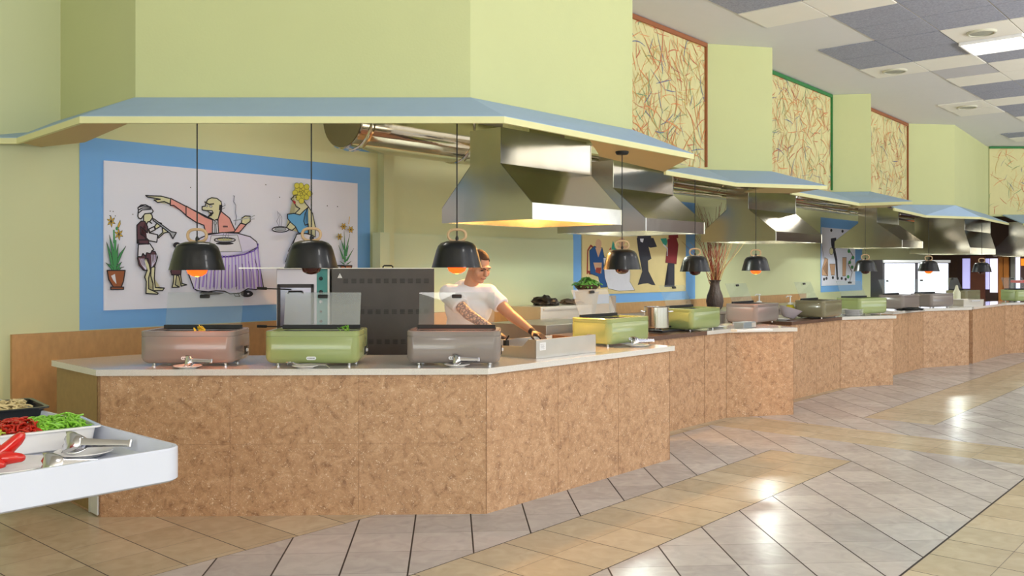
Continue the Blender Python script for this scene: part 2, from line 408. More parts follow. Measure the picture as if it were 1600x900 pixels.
# ceiling tiles: one grid, three tile kinds, 0.68 m cells
ct_s = .682
def tile_kind(i, j):
    """i counts along the hall from a=9.1, j counts away from the bar: 0 = the stepped outer column"""
    if j == 0:
        return {(-2): 1, (-1): 0, (-3): 1, 2: 1, 3: 1, 4: 0, 9: 0, 10: 0, 15: 1, 16: 0, 20: 1}.get(i, None)
    key = (i*7+j*13+(i*j) % 5) % 7
    if j == 1: return {-1: 0, 0: 1, 1: 1, 2: 1, 3: 1, 4: 0, 5: 2, 6: 0, 7: 1, 8: 1, 9: 0, 10: 1, 11: 1, 12: 0}.get(i, 1 if key < 4 else 0)
    if j == 2: return {-2: 1, -1: 1, 0: 1, 1: 1, 2: 0, 3: -1, 4: 1, 5: 0, 6: 0, 7: 1, 8: 0}.get(i, 1 if key < 4 else 0)
    return 1 if key < 5 else 0
bm = B()
for i in range(-9, 22):
    for j in range(0, 9):
        k = tile_kind(i, j)
        if k is None or k == -1: continue
        a = 9.10+i*ct_s; n = 4.28-(j+1)*ct_s; g = .008
        anbox(bm, a+g, a+ct_s-g, n+g, n+ct_s-g, CEIL-.018 if k == 0 else CEIL-.012, CEIL-.0005, k)
struct(obj('ceiling.001', bm, None, mats=[TILEW, SPECK, TILEM]))
bm = B(); anbox(bm, -8, 26, -7.2, 3.598, CEIL-.006, CEIL-.0002); struct(obj('ceiling.002', bm, mat('ceiling_grid', (170, 164, 150), .8)))
def panel_light(a, n, label):
    r = thing('ceiling_light', an(a, n, CEIL-.05), TH, label, 'ceiling light')
    bm = B(); loft(bm, [rr(.66, .66, .01, .045, k=1), rr(.66, .66, .01, 0, k=1), rr(.62, .62, .01, 0, k=1), rr(.62, .62, .01, .02, k=1)], False, False); obj('frame', bm, WHITE, r)
    bm = B(); box(bm, (0, 0, .015), (.62, .62, .01)); obj('diffuser', bm, mat('light_panel', (255, 255, 255), .5, emit=(255, 250, 240), es=2.6), r)
    return r
panel_light(9.10+3.5*ct_s, 4.28-2.5*ct_s, 'bright square ceiling light panel at the upper right')
vent = None
for a, n, lab in ((9.10+2.5*ct_s, 4.28-2.5*ct_s, 'round ceiling speaker beside the bright light panel'), (9.10+4.5*ct_s, 4.28-.5*ct_s, 'round ceiling speaker in the white tile nearest the bar, middle of three'), (9.10+9.6*ct_s, 4.28-.5*ct_s, 'small round ceiling speaker farthest along the hall')):
    if vent is None:
        vent = thing('ceiling_speaker', an(a, n, CEIL-.04), TH, lab, 'speaker', 'round ceiling speakers')
        bm = B(); lathe(bm, [(.15, .022), (.15, .008), (.14, 0), (.125, 0), (.125, .012)], 28); obj('rim', bm, mat('vent_rim', (200, 198, 180), .5), vent, True)
        bm = B(); lathe(bm, [(.125, .01), (.08, .006), (.0, .004)], 28); obj('grille', bm, mat('vent_grille', (160, 162, 150), .7, noise_amt=.4, nscale=120), vent)
    else: dup(vent, an(a, n, CEIL-.04), TH, lab)

# ------------------------------------------------------------------ canopies
def canopy(Fp, J, zf, label, soff=None, endcap=False):
    o = thing('canopy', (Fp[0][0], Fp[0][1], zf), 0, label, 'canopy'); b = Vector((Fp[0][0], Fp[0][1], zf))
    h = .045; T = .02
    bm = B(); V = lambda p, z: bm.verts.new(Vector((p[0], p[1], z))-b)
    for i in range(len(Fp)-1):
        A_, B_, C_, D_ = Fp[i], Fp[i+1], J[i+1], J[i]
        top = [V(A_, zf+h), V(B_, zf+h), V(C_, 2.735), V(D_, 2.735)]; bot = [V(A_, zf+h-T), V(B_, zf+h-T), V(C_, 2.735-T), V(D_, 2.735-T)]
        for s_ in (top, bot[::-1], [top[0], bot[0], bot[1], top[1]], [top[1], bot[1], bot[2], top[2]], [top[0], top[3], bot[3], bot[0]], [top[2], bot[2], bot[3], top[3]]):
            bm.faces.new(s_)
    obj('sloped_top', bm, BLUE, o)
    fo = offs(Fp, -.004); fi = offs(Fp, .02)
    bm = B()
    for i in range(len(Fp)-1):
        prism(bm, [fo[i]-b.xy, fo[i+1]-b.xy, fi[i+1]-b.xy, fi[i]-b.xy], 0, h-.004)
    obj('fascia', bm, CREAM, o)
    if soff:
        bm = B(); prism(bm, [Vector(p)-b.xy for p in soff], .012, .03); obj('soffit_board', bm, mat('soffit', (206, 184, 130), .7), o)
    return o
left_canopy = canopy([(-8, 6.35), (-3.58, 6.48), (-2.68, 5.56), (-.05, 5.56), (1.5, 7.40)], [(-8, 7.19), (-3.77, 7.19), (-2.535, 6.01), (-.275, 6.01), (1.01, 7.43)], 2.49,
       'long blue-topped sloping canopy over the nearest counter', [(.55, 6.36), (1.47, 7.42), (1.44, 8.48), (.72, 7.33)])
bm = B(); prism(bm, [Vector(p)-Vector((-8, 6.35)) for p in ((-3.57, 6.50), (-2.67, 5.58), (-2.38, 5.60), (-3.1, 6.5), (-3.55, 6.75))], .012, .03); obj('soffit_board', bm, MC['soffit'], left_canopy)
canopy([(1.48, 8.63), (2.47, 9.88), (3.60, 10.24)], [(2.04, 10.13), (2.26, 10.40), (3.07, 10.59)], 2.49, 'second blue-topped canopy along the bar, over the stock pot and third hood', [(2.9, 10.05), (3.58, 10.26), (3.4, 10.95), (2.8, 10.8)])
canopy([(3.42, 10.96), (5.02, 12.95), (5.64, 12.62)], [(4.2, 12.73), (4.8, 13.46), (5.36, 13.39)], 2.49, 'third blue-topped canopy, short one over the fourth hood', [(5.05, 12.97), (5.62, 12.65), (5.6, 13.5), (5.1, 13.6)])
canopy([(5.97, 14.0), (7.37, 15.95), (8.61, 16.47), (10.37, 18.7)], [(6.25, 15.08), (7.13, 16.15), (8.06, 16.29), (10.11, 19.09)], 2.49, 'fourth blue-topped canopy bending away over the fifth hood')
canopy([(10.5, 18.4), (14, 18.5)], [(10.5, 19.18), (14, 19.18)], 2.47, 'last blue-topped canopy at the far right end')

# ------------------------------------------------------------------ counters
def counter(front, depth, label, slabs, z0=0):
    bks = offs(front, depth)
    c0 = Vector((front[0][0], front[0][1]))
    o = thing('serving_counter', (c0.x, c0.y, 0), 0, label, 'counter')
    bm = B(); prism(bm, [Vector(p)-c0 for p in front]+[p-c0 for p in bks[::-1]], 0, .904)
    cab = obj('cabinet', bm, LAM, o)
    bm = B()
    for i in range(len(front)-1):
        p, q = Vector(front[i]), Vector(front[i+1]); d = (q-p); L = d.length; d.normalize(); nn = Vector((d.y, -d.x)); ang = math.atan2(d.y, d.x)
        M = Matrix.Translation(((p-c0).x, (p-c0).y, 0)) @ Matrix.Rotation(ang, 4, 'Z')
        k = max(1, round(L/.8))
        for j in range(k+1):
            box(bm, (min(max(L*j/k, .002), L-.002), -.0008, .45), (.0014, .002, .9), M=M)
        box(bm, (L/2, -.0008, .46), (L, .0012, .0007), M=M)
    obj('panel_joint', bm, mat('joint_dark', (146, 108, 80), .6), o)
    fo, bo = offs(front, -.03), offs(front, depth+.02)
    for (i0, i1, m) in slabs:
        bm = B(); pf = fo[i0:i1+1]; pb = bo[i0:i1+1]
        if i0 == 0: t = (pf[1]-pf[0]).normalized()*.03; pf[0] = pf[0]-t; pb[0] = pb[0]-t
        if i1 == len(front)-1: t = (pf[-1]-pf[-2]).normalized()*.03; pf[-1] = pf[-1]+t; pb[-1] = pb[-1]+t
        prism(bm, [p-c0 for p in pf]+[p-c0 for p in pb[::-1]], .905, TOP); w_ = obj('worktop', bm, m, o)
        if m is BROWNSTONE: w_['label'] = 'brown granite worktop section'
        elif len(slabs) > 1: w_['label'] = 'white stone worktop section'
    return o
P0, P1, P2 = (-2.63, 5.72), (-.166, 5.80), (1.31, 7.44)
c1 = counter([(-3.18, 6.27), P0, P1, P2], .86, 'nearest angled serving counter in mottled brown laminate with white stone top', [(0, 3, STONE)])
bm = B(); M = Matrix.Rotation(-PI/4, 4, 'Z')
for s_, z_, w_, h_ in ((.70, .07, .12, .12), (.62, .07, .02, .13)): box(bm, (s_, -.006, z_), (w_, .01, h_), M=M)
sk = obj('socket_plate', bm, WHITE, c1)
bm = B(); box(bm, (.37, -.004, .46), (.74, .003, .885), M=M); obj('end_panel', bm, LAMO, c1)
counter([(1.0, 8.14), (1.98, 9.21), (2.28, 9.53), (3.06, 9.74)], .82, 'second serving counter along the bar, with the gas hob', [(0, 1, BROWNSTONE), (1, 3, STONE)])
counter([(3.36, 10.81), (4.35, 11.88), (5.20, 12.23)], .8, 'third serving counter along the bar, with the cream bowl and oil bottle', [(0, 1, BROWNSTONE), (1, 2, STONE)])
counter([(5.64, 13.30), (6.56, 14.3), (7.52, 14.74)], .6, 'fourth serving counter along the bar, in front of the glowing fridge', [(0, 2, STONE)])
counter([(7.68, 14.94), (9.13, 16.6), (9.64, 16.9), (14, 18.2)], .6, 'last and farthest serving counter at the right edge', [(0, 3, STONE)])

# cooks' steel bench along the back wall
o = thing('steel_workbench', an(6.2, 6.75, 0), TH, 'long stainless steel workbench along the back wall behind the cook', 'workbench')
bm = B(); box(bm, (5.0, 0, .93), (10.0, .78, .04), bev=.004); obj('worktop', bm, STEELB, o)
bm = B(); box(bm, (5.0, .02, .5), (9.96, .70, .80)); obj('cupboard_front', bm, STEELB, o)
for k in range(6):
    for s_ in (-.36, .36):
        bm = B(); tube(bm, [(.06+k*1.976, s_, 0), (.06+k*1.976, s_, .91)], .02, 10); obj('leg', bm, STEELB, o, True)
def steel_box(a0, a1, n0, n1, z0, z1, name, label, cat, m=STEELB, lid=False):
    c = an(a0, n0, z0); r = thing(name, c, TH, label, cat)
    w_, d_, h_ = a1-a0, n1-n0, z1-z0
    bm = B(); box(bm, (w_/2, d_/2, h_/2), (w_, d_, h_), bev=.006); obj('body', bm, m, r)
    bm = B(); box(bm, (w_/2, -.008, h_*.85), (w_*.9, .014, .02)); obj('edge_rail', bm, m, r)
    return r
LIGHTST = mat('satin_light_steel', (214, 208, 200), .45, .7)
def aY(x, n): r = (x-CX)/F; Y = n/(ca-sa*r); return to_an(r*Y, Y)[0]
steel_box(aY(845, 6.4), aY(925, 6.4), 6.4, 6.85, .951, 1.15, 'bain_marie', 'pale steel bain-marie cabinet on the bench under the black bags', 'food warmer', LIGHTST)
steel_box(aY(806, 6.0), aY(905, 6.0), 5.6, 6.35, 0.0, 1.02, 'steel_cabinet', 'low stainless cabinet standing behind the cook\'s outstretched arm', 'cabinet', STEELB)

# ------------------------------------------------------------------ hoods
def make_hood(A_, Bn, sk, zb, bf, lit, label, Npos):
    """local x along A, y along N, origin at the near lower corner"""
    o = thing('extractor_hood', (Npos[0], Npos[1], zb), TH, label, 'extractor hood')
    b0 = (Bn-bf)/2; T = .46; H = .75
    def sheet(bm, q): bm.faces.new([bm.verts.new(p) for p in q])
    bm = B()
    zs, zt, zh = sk, T, H
    lo = [(0, 0, zs), (A_, 0, zs), (A_, Bn, zs), (0, Bn, zs)]; hi = [(0, b0, zt), (A_, b0, zt), (A_, b0+bf, zt), (0, b0+bf, zt)]
    for i in range(4): sheet(bm, [lo[i], lo[(i+1) % 4], hi[(i+1) % 4], hi[i]])
    ho = obj('hood_canopy', bm, STEEL, o); md = ho.modifiers.new('s', 'SOLIDIFY'); md.thickness = .006; md.offset = -1
    bm = B(); lo2 = [(0, 0, 0), (A_, 0, 0), (A_, Bn, 0), (0, Bn, 0)]; li = [(.03, .03, .004), (A_-.03, .03, .004), (A_-.03, Bn-.03, .004), (.03, Bn-.03, .004)]
    l0 = [(.0, .0, sk), (A_, 0, sk), (A_, Bn, sk), (0, Bn, sk)]
    for i in range(4):
        j = (i+1) % 4
        sheet(bm, [lo2[i], lo2[j], l0[j], l0[i]]); sheet(bm, [lo2[j], lo2[i], li[i], li[j]])
    for x_, y_ in ((0, 0), (A_, 0)): tube(bm, [(x_, y_, 0), (x_, y_, sk)], .006, 6)
    obj('skirt', bm, STEEL, o)
    bm = B(); h2 = [(0, b0, zh), (A_, b0, zh), (A_, b0+bf, zh), (0, b0+bf, zh)]
    for i in range(4): sheet(bm, [hi[i], hi[(i+1) % 4], h2[(i+1) % 4], h2[i]])
    sheet(bm, h2)
    tube(bm, [(0, b0, zt), (0, b0, zh)], .006, 6); tube(bm, [(A_, b0, zt), (A_, b0, zh)], .006, 6)
    obj('plenum_box', bm, STEEL, o)
    bm = B(); m_ = .05
    q = [(m_, m_, sk+.02), (A_-m_, m_, sk+.02), (A_-m_, Bn-m_, sk+.02), (m_, Bn-m_, sk+.02)]; hh = [(m_, b0+.03, T-.03), (A_-m_, b0+.03, T-.03), (A_-m_, b0+bf-.03, T-.03), (m_, b0+bf-.03, T-.03)]
    for i in range(4): sheet(bm, [q[i], q[(i+1) % 4], hh[(i+1) % 4], hh[i]])
    sheet(bm, hh); sheet(bm, [(0.004, 0.004, sk), (m_, m_, sk+.02), (A_-m_, m_, sk+.02), (A_-.004, .004, sk)])
    obj('filter_housing', bm, mat('hood_inner', (214, 212, 204), .6, .1), o)
    bm = B(); tube(bm, [(A_/2-.2, Bn/2, T-.09), (A_/2+.2, Bn/2, T-.09)], .02, 8)
    warm = (255, 176, 70) if lit else (240, 248, 240)
    obj('lamp_tube', bm, mat('hood_tube_warm' if lit else 'hood_tube_cool', warm, .5, emit=warm, es=6 if lit else 4), o)
    l = bpy.data.lights.new('hood_light', 'POINT'); l.shadow_soft_size = .05
    l.energy = 120 if lit else 36; l.color = (1, .50, .15) if lit else (.9, 1, .92)
    lo_ = bpy.data.objects.new('hood_light', l); COL.objects.link(lo_); lo_.parent = o; lo_.location = (A_/2, Bn*.42, T-.26)
    return o
make_hood(1.22, 1.0, .13, 1.97, .34, True, 'largest stainless extractor hood, nearest, lit orange inside above the cook', (.159, 6.95))
make_hood(1.2, 1.14, .13, 1.97, .34, False, 'second stainless extractor hood, overlapped by the orange-lit one', (1.357, 9.09))
make_hood(1.6, 1.16, .13, 1.97, .34, False, 'third stainless extractor hood, with bright star highlights, over the taupe warmer', (3.65, 12.4))
make_hood(1.2, 1.23, .13, 1.97, .34, False, 'fourth stainless extractor hood, narrow one in front of the leg painting', (7.05, 16.2))
make_hood(2.0, 1.15, .12, 1.88, .95, False, 'fifth stainless extractor hood, wide one above the glowing fridge', (9.05, 17.7))
make_hood(1.9, 1.15, .12, 1.86, .5, False, 'sixth extractor hood, dark one cut by the right edge of the photo', (11.65, 19.35))

# main round duct
o = thing('exhaust_duct', an(5.2, 6.6, 2.99), TH, 'long polished round exhaust duct running above the hoods', 'duct')
DUCT = o; M = Matrix.Rotation(PI/2, 4, 'Y')
bm = B(); lathe(bm, [(0, 0), (.29, 0), (.3, .01), (.3, 18.5), (0, 18.5)], 40, M=M); obj('duct_pipe', bm, CHROME, o, True)
bm = B(); lathe(bm, [(0, -.006), (.285, -.006), (.285, -.001)], 40, M=M); obj('end_cap', bm, mat('cap_metal', (130, 122, 100), .35, .8), o, True)
for k in range(13):
    x_ = .12+k*1.35; bm = B(); lathe(bm, [(.3, x_-.03), (.312, x_-.025), (.304, x_), (.312, x_+.025), (.3, x_+.03)], 40, M=M); obj('clamp_ring', bm, CHROME, o, True)
for k, (a, nh) in enumerate(((6.0, 5.0), (8.4, 5.7), (12.6, 5.95), (17.3, 5.95))):
    o = bpy.data.objects.new('branch_duct', None); COL.objects.link(o); o.parent = DUCT; o.location = (a-5.2, nh-6.6, 2.72-2.99)
    bm = B(); dn = 6.35-nh
    bm.free(); q_ = [(-.15, 0), (.15, 0), (.15, .36), (dn-.02, .36), (dn-.02, .58), (-.15, .58)]; bm = B(); prism(bm, q_, -.21, .21)
    for v in bm.verts: v.co = Vector((v.co.z, v.co.x, v.co.y))
    bmesh.ops.recalc_face_normals(bm, faces=bm.faces[:]); obj('elbow', bm, CHROME, o)
    bm = B(); box(bm, (0, 0, .235), (.46, .34, .02)); obj('flange', bm, STEELB, o)
random.seed(3)
for k in range(5):
    bm = B(); n_ = 6.2+.01*(k % 2); z_ = 2.62+.06*k; pts = [an(a/2., n_+.006*math.sin(a+k), z_+.008*math.sin(a*.9+2*k)) for a in range(16, 46)]
    tube(bm, pts, .014 if k % 2 else .022, 8)
    tag(obj('service_pipe', bm, (mat('pipe_brown', (150, 108, 80), .4, .5) if k % 2 else CHROME), None, True), ['fat chrome service pipe, lowest above the far hoods', 'thin copper-brown pipe just above the lowest pipe', 'fat chrome service pipe in the middle of the bundle', 'thin copper-brown pipe second from the top of the bundle', 'fat chrome service pipe, topmost of the bundle'][k], 'pipe', 'service pipes above the hoods')
bm = B(); anbox(bm, 8, 23, 6.93, 7.1, 2.72, 2.77); tag(obj('cable_tray', bm, WHITE), 'thin white cable tray along the back wall under the duct', 'cable tray')

# ------------------------------------------------------------------ pendants
def ring_pts(w_, h_, n=36):
    out = []
    for i in range(n):
        t = 2*PI*i/n; c_, s_ = math.cos(t), math.sin(t)
        out.append((math.copysign(abs(c_)**.72, c_)*w_/2, 0, math.copysign(abs(s_)**.85, s_)*h_/2))
    return out
def make_lamp(lit, loc, top, label):
    """origin at the shade's rim"""
    o = thing('heat_lamp', loc, 0, label, 'pendant lamp', 'heat lamps over the counters')
    bm = B(); lathe(bm, [(.166, .004), (.172, 0), (.168, .01), (.155, .06), (.14, .115), (.128, .145), (.108, .165), (.07, .178), (.0, .182)], 48)
    sh = obj('lamp_shade', bm, BLACK, o, True); md = sh.modifiers.new('s', 'SOLIDIFY'); md.thickness = .004; md.offset = -1
    bm = B(); tube(bm, [(x, y, z+.218) for x, y, z in ring_pts(.118, .078)], .0095, 10, True); obj('handle_ring', bm, WOODR, o, True)
    bm = B(); lathe(bm, [(0, -.042), (.03, -.038), (.055, -.022), (.064, 0), (.055, .03), (.03, .07), (.0, .08)], 28); bl = obj('bulb', bm, REDLIT if lit else REDGLASS, o, True)
    if lit:
        bm = B(); ell(bm, (0, 0, -.034), (.018, .018, .01)); obj('filament', bm, FILA, bl, True)
        l = bpy.data.lights.new('lamp_light', 'SPOT'); l.energy = 12; l.color = (1, .25, .08); l.spot_size = 1.9; l.spot_blend = .6; l.shadow_soft_size = .05
        lo_ = bpy.data.objects.new('lamp_light', l); COL.objects.link(lo_); lo_.parent = o; lo_.location = (0, 0, -.05)
    s_top = top-loc[2]
    bm = B(); tube(bm, [(0, 0, .188), (0, 0, s_top)], .0042, 8); lathe(bm, [(.011, .182), (.011, .20), (.004, .215)], 12); obj('cord', bm, BLACKM, o, True)
    return o
def LP(x, y, Y): return at(x, y, Y)
lamps = [(308, 422, 5.66, 1, 1.0, 2.55, 'black heat lamp pendant with glowing red bulb, leftmost, over the taupe warmer'),
         (486.5, 419, 5.80, 0, 1.0, 2.58, 'black heat lamp pendant with unlit bulb over the left green warmer'),
         (714, 418, 6.05, 1, 1.0, 2.6, 'black heat lamp pendant with glowing bulb in front of the cook\'s head'),
         (972, 421, 7.0, 0, .87, 2.502, 'black heat lamp pendant with round ceiling rose, before the painted figures'),
         (1086, 424.5, 9.15, 0, .91, 2.512, 'black heat lamp pendant with dark red bulb beside the twig vase'),
         (1181, 423, 10.2, 1, .93, 2.55, 'black heat lamp pendant with glowing bulb over the taupe warmer right of the vase'),
         (1352, 424, 13.1, 0, .95, 2.53, 'black heat lamp pendant in front of the far blue-framed painting'),
         (1451, 424, 16.05, 1, 1.07, 2.55, 'small black heat lamp pendant with glowing bulb before the bright fridge'),
         (1534, 425, 16.9, 0, 1.0, 2.53, 'farthest black heat lamp pendant near the dark wooden doors')]
for x, y, Y, lit, sc, top, lab in lamps:
    p = LP(x, y, Y); l_ = make_lamp(lit, p, p.z+(top-p.z)/sc, lab); l_.scale = (sc,)*3
    if x == 972:
        bm = B(); lathe(bm, [(0, -.03), (.05, -.028), (.06, -.012), (.06, 0)], 24, (0, 0, (top-p.z)/sc)); obj('ceiling_rose', bm, BLACKM, l_, True)

# ------------------------------------------------------------------ food warmers
WW, WD, WH = .62, .40, .245
def make_warmer(m, label, loc, rz, lean=.42, gl=GLASSM, badge=True):
    o = thing('food_warmer', loc, rz, label, 'food warmer', 'electric food warmers on the counters')
    bm = B(); L_ = []
    for z, ins, r in ((.018, .035, .04), (.021, .022, .045), (.034, .008, .05), (.056, .0, .052), (.19, 0, .05), (.1935, .0025, .05), (.197, .0025, .05), (.2, 0, .05), (.226, 0, .05), (.232, .006, .045), (.232, .035, .035), (.15, .045, .03)):
        L_.append(rr(WW-2*ins, WD-2*ins, r, z))
    loft(bm, L_, True, True); obj('body', bm, m, o, True)
    bm = B(); loft(bm, [rr(WW-.1, WD-.1, .025, .215), rr(WW-.1, WD-.1, .025, .152)], False, True)
    loft(bm, [rr(WW-.14, WD-.14, .02, .2), rr(WW-.14, WD-.14, .02, .212), rr(WW-.16, WD-.16, .02, .212), rr(WW-.18, WD-.18, .02, .16)], True, True); obj('food_pan', bm, DARKIN, o, True)
    for sx in (-1, 1):
        for sy in (-1, 1):
            bm = B(); lathe(bm, [(0, 0), (.012, 0), (.014, .018), (.014, .03)], 12, (sx*.235, sy*.13, 0)); obj('foot', bm, SHINY, o, True)
    # lid, hinged at the back and leaning away
    M = Matrix.Translation((0, .125, .236)) @ Matrix.Rotation(-lean, 4, 'X')
    bm = B(); box(bm, (0, .0, .012), (.54, .018, .028), M=Matrix.Translation((0, .125, .228)), bev=.003); obj('hinge_bar', bm, BLACKM, o)
    bm = B(); box(bm, (0, 0, .128), (.525, .004, .235), M=M); ld = obj('glass_lid', bm, gl, o)
    bm = B(); box(bm, (0, -.014, .215), (.07, .016, .026), M=M, bev=.007); obj('lid_handle', bm, BLACKM, ld, True)
    if badge:
        bm = B(); loft(bm, [[(x, -WD/2-.0015-.003*k, z+.055) for x, z, _ in rr(.064, .022, .0105, 0)] for k in (0, 1)], True, True)
        bd = obj('badge', bm, BADGE, o)
        bm = B()
        lathe(bm, [(.0035, 0), (.0035, .0008), (0, .0008)], 10, M=Matrix.Translation((-.02, -WD/2-.0045, .055)) @ Matrix.Rotation(PI/2, 4, 'X'))
        for k in range(5): box(bm, (-.009+k*.0072, -WD/2-.005, .055), (.0045, .0008, .005 if k % 2 else .0065))
        obj('badge_lettering', bm, mat('badge_ink', (40, 44, 70), .5), bd)
    bm = B(); box(bm, (WW/2+.001, .07, .085), (.008, .06, .06), bev=.003); cp = obj('control_panel', bm, BLACKM, o)
    bm = B(); lathe(bm, [(0, .012), (.011, .012), (.013, 0)], 14, M=Matrix.Translation((WW/2+.004, .075, .085)) @ Matrix.Rotation(PI/2, 4, 'Y')); obj('dial', bm, BADGE, cp, True)
    return o
def corner_place(cx_, cy_, rz): # centre from the near (front-left) corner
    c, s = math.cos(rz), math.sin(rz); return Vector((cx_+c*WW/2-s*WD/2, cy_+s*WW/2+c*WD/2, TOP))
make_warmer(TAUPE, 'taupe food warmer at the left end of the nearest counter', (-2.135, 6.07, TOP), .0, .22)
make_warmer(GREEN, 'green food warmer with streaky glass lid, in front of the oven', (-1.315, 6.07, TOP), 0, .22, GLASSD)
make_warmer(TAUPE, 'taupe food warmer directly in front of the cook', (-.385, 6.09, TOP), 0, .22)
wn = make_warmer(GREEN, 'green food warmer at the right end of the nearest counter', corner_place(.79, 7.27, TH), TH, .42, GLASSD)
wr = [(GREEN, 1.82, 9.05, TH, 'green food warmer right of the steel stock pot', .4),
      (TAUPE, 2.79, 10.22, TH, 'taupe food warmer right of the dark twig vase', .4),
      (OLIVE, 3.94, 11.3, TH, 'taupe-olive food warmer right of the yellow oil bottle', .4),
      (GREEN, 4.75, 12.25, .55, 'green food warmer behind the stack of grey plates', .4),
      (TAUPE, 5.94, 13.6, .75, 'taupe food warmer below the left half of the bright fridge', .35),
      (TAUPE, 6.72, 14.35, .55, 'taupe food warmer below the right half of the bright fridge', .35),
      (OLIVE, 8.4, 16.55, .7, 'olive food warmer behind the steel tray near the dark doors', .4),
      (GREEN, 9.55, 16.95, .3, 'farthest green food warmer at the right edge of the photo', .4)]
for m_, x_, y_, r_, lb, ln in wr: make_warmer(m_, lb, corner_place(x_, y_, r_), r_, ln, badge=False)
# garnish inside the first warmers
def leaves(name, loc, m, label, n=8, s=.03, up=.03):
    bm = B()
    for k in range(n):
        a = random.uniform(0, 2*PI); t = random.uniform(.2, 1.2); M = Matrix.Translation((random.uniform(-s, s), random.uniform(-s, s), random.uniform(0, up))) @ Matrix.Rotation(a, 4, 'Z') @ Matrix.Rotation(t, 4, 'Y')
        ell(bm, (0, 0, 0), (s*.8, s*.35, s*.12), M, 10)
    o = obj(name, bm, m, None, True); o.location = loc; return tag(o, label, 'garnish')
leaves('yellow_garnish', (-2.09, 6.0, TOP+.222), mat('lemon_yellow', (232, 200, 60), .5), 'small yellow garnish in the leftmost taupe warmer')
leaves('green_garnish', (-1.13, 6.0, TOP+.222), mat('leaf_green', (120, 180, 60), .5), 'small green leaf garnish in the left green warmer')

# ------------------------------------------------------------------ plates and tongs
PLATE = mat('white_china', (238, 236, 236), .15, coat=.4)
def plate(loc, r, label, name='plate'):
    bm = B(); lathe(bm, [(0, .001), (r*.6, .001), (r*.62, .004), (r, .016), (r*.985, .019), (r*.6, .008), (0, .007)], 36)
    o = obj(name, bm, PLATE, None, True); o.location = loc; return tag(o, label, 'plate')
def tongs(loc, rz, L, label, open_=.035):
    o = thing('serving_tongs', loc, rz, label, 'tongs'); o.rotation_euler = (1.15, 0, rz)
    for s in (-1, 1):
        bm = B(); n = 10
        M = Matrix.Rotation(s*open_/L*1.1, 4, 'Y')
        # arm tapering, along +x from the claw end at x=0; hinge at x=L
        loops = []
        for i in range(n+1):
            t = i/n; x = L*(.30+.70*t); w_ = .012-.003*t; z = s*(.020-.013*t)
            loops.append([(x, -w_, z-.0015+(.003)), (x, -w_*.6, z-.003), (x, w_*.6, z-.003), (x, w_, z+.0015), (x, w_*.6, z+.002), (x, -w_*.6, z+.002)])
        loft(bm, loops); obj('arm', bm, SHINY, o, True)
        bm = B()
        V_ = []
        for i in range(9):
            t = i/8; x = L*.32*(1-t); hw = .016+.022*math.sin(min(1, t*1.25)*PI/2); row = []
            for j in range(7):
                u = j/6*2-1; sc = (.006*abs(math.sin(j*PI/2)) if i == 8 else 0)
                row.append(bm.verts.new((x+sc, u*hw, s*(.020+.009*math.sin(t*PI)*(1-u*u)-.014*t*t))))
            V_.append(row)
        for i in range(8):
            for j in range(6): bm.faces.new((V_[i][j], V_[i][j+1], V_[i+1][j+1], V_[i+1][j]))
        c_ = obj('claw', bm, SHINY, o, True); md = c_.modifiers.new('s', 'SOLIDIFY'); md.thickness = .0015
    bm = B(); tube(bm, [(L, -.012, 0), (L, .012, 0)], .009, 12); obj('hinge', bm, SHINY, o, True)
    return o
p1 = Vector((-2.09, 5.775, TOP)); plate(p1, .09, 'small white plate with tongs before the leftmost taupe warmer'); tongs(p1+Vector((-.02, -.0, .045)), .02, .17, 'steel tongs lying on the plate before the leftmost warmer', .02)
p2 = Vector((-1.335, 5.79, TOP)); plate(p2, .085, 'small white plate before the left green warmer')
bm = B(); tube(bm, [(-.09, 0, .035), (-.03, 0, .022), (.05, .0, .02), (.13, .01, .018), (.16, -.02, .004)], .004, 8); ell(bm, (-.1, 0, .037), (.03, .017, .005)); o = obj('serving_spoon', bm, SHINY, None, True); o.location = p2; tag(o, 'thin steel spoon resting on the plate before the left green warmer', 'spoon')
p3 = Vector((-.36, 5.87, TOP)); plate(p3, .085, 'small white plate with tongs before the warmer in front of the cook'); tongs(p3+Vector((-.03, 0, .045)), .03, .17, 'steel tongs lying on the plate in front of the cook\'s warmer', .02)
p4 = Vector((1.03, 7.37, TOP)); plate(p4, .1, 'small white plate with tongs at the right tip of the nearest counter'); tongs(p4+Vector((-.05, -.01, .045)), .3, .2, 'steel tongs on the plate at the right tip of the nearest counter', .02)
for x_, y_, r_, lab in ((1120, 512, .1, 'white plate on the second counter right of the green warmer'), (1222, 500.5, .1, 'small pale plate at the foot of the cream bowl'), (1271, 496, .12, 'white plate with cutlery below the taupe-olive warmer'), (1400, 488, .12, 'white plate on the fourth counter')):
    plate(ct(x_, y_), r_, lab)
q = ct(1331, 492.5)
for k in range(6):
    o = plate(q+Vector((0, 0, k*.013)), .15, ('bottom', 'second lowest', 'third lowest', 'third highest', 'second highest', 'topmost')[k]+' grey-white plate of the stack on the third counter'); o['group'] = 'plates stacked on the third counter'

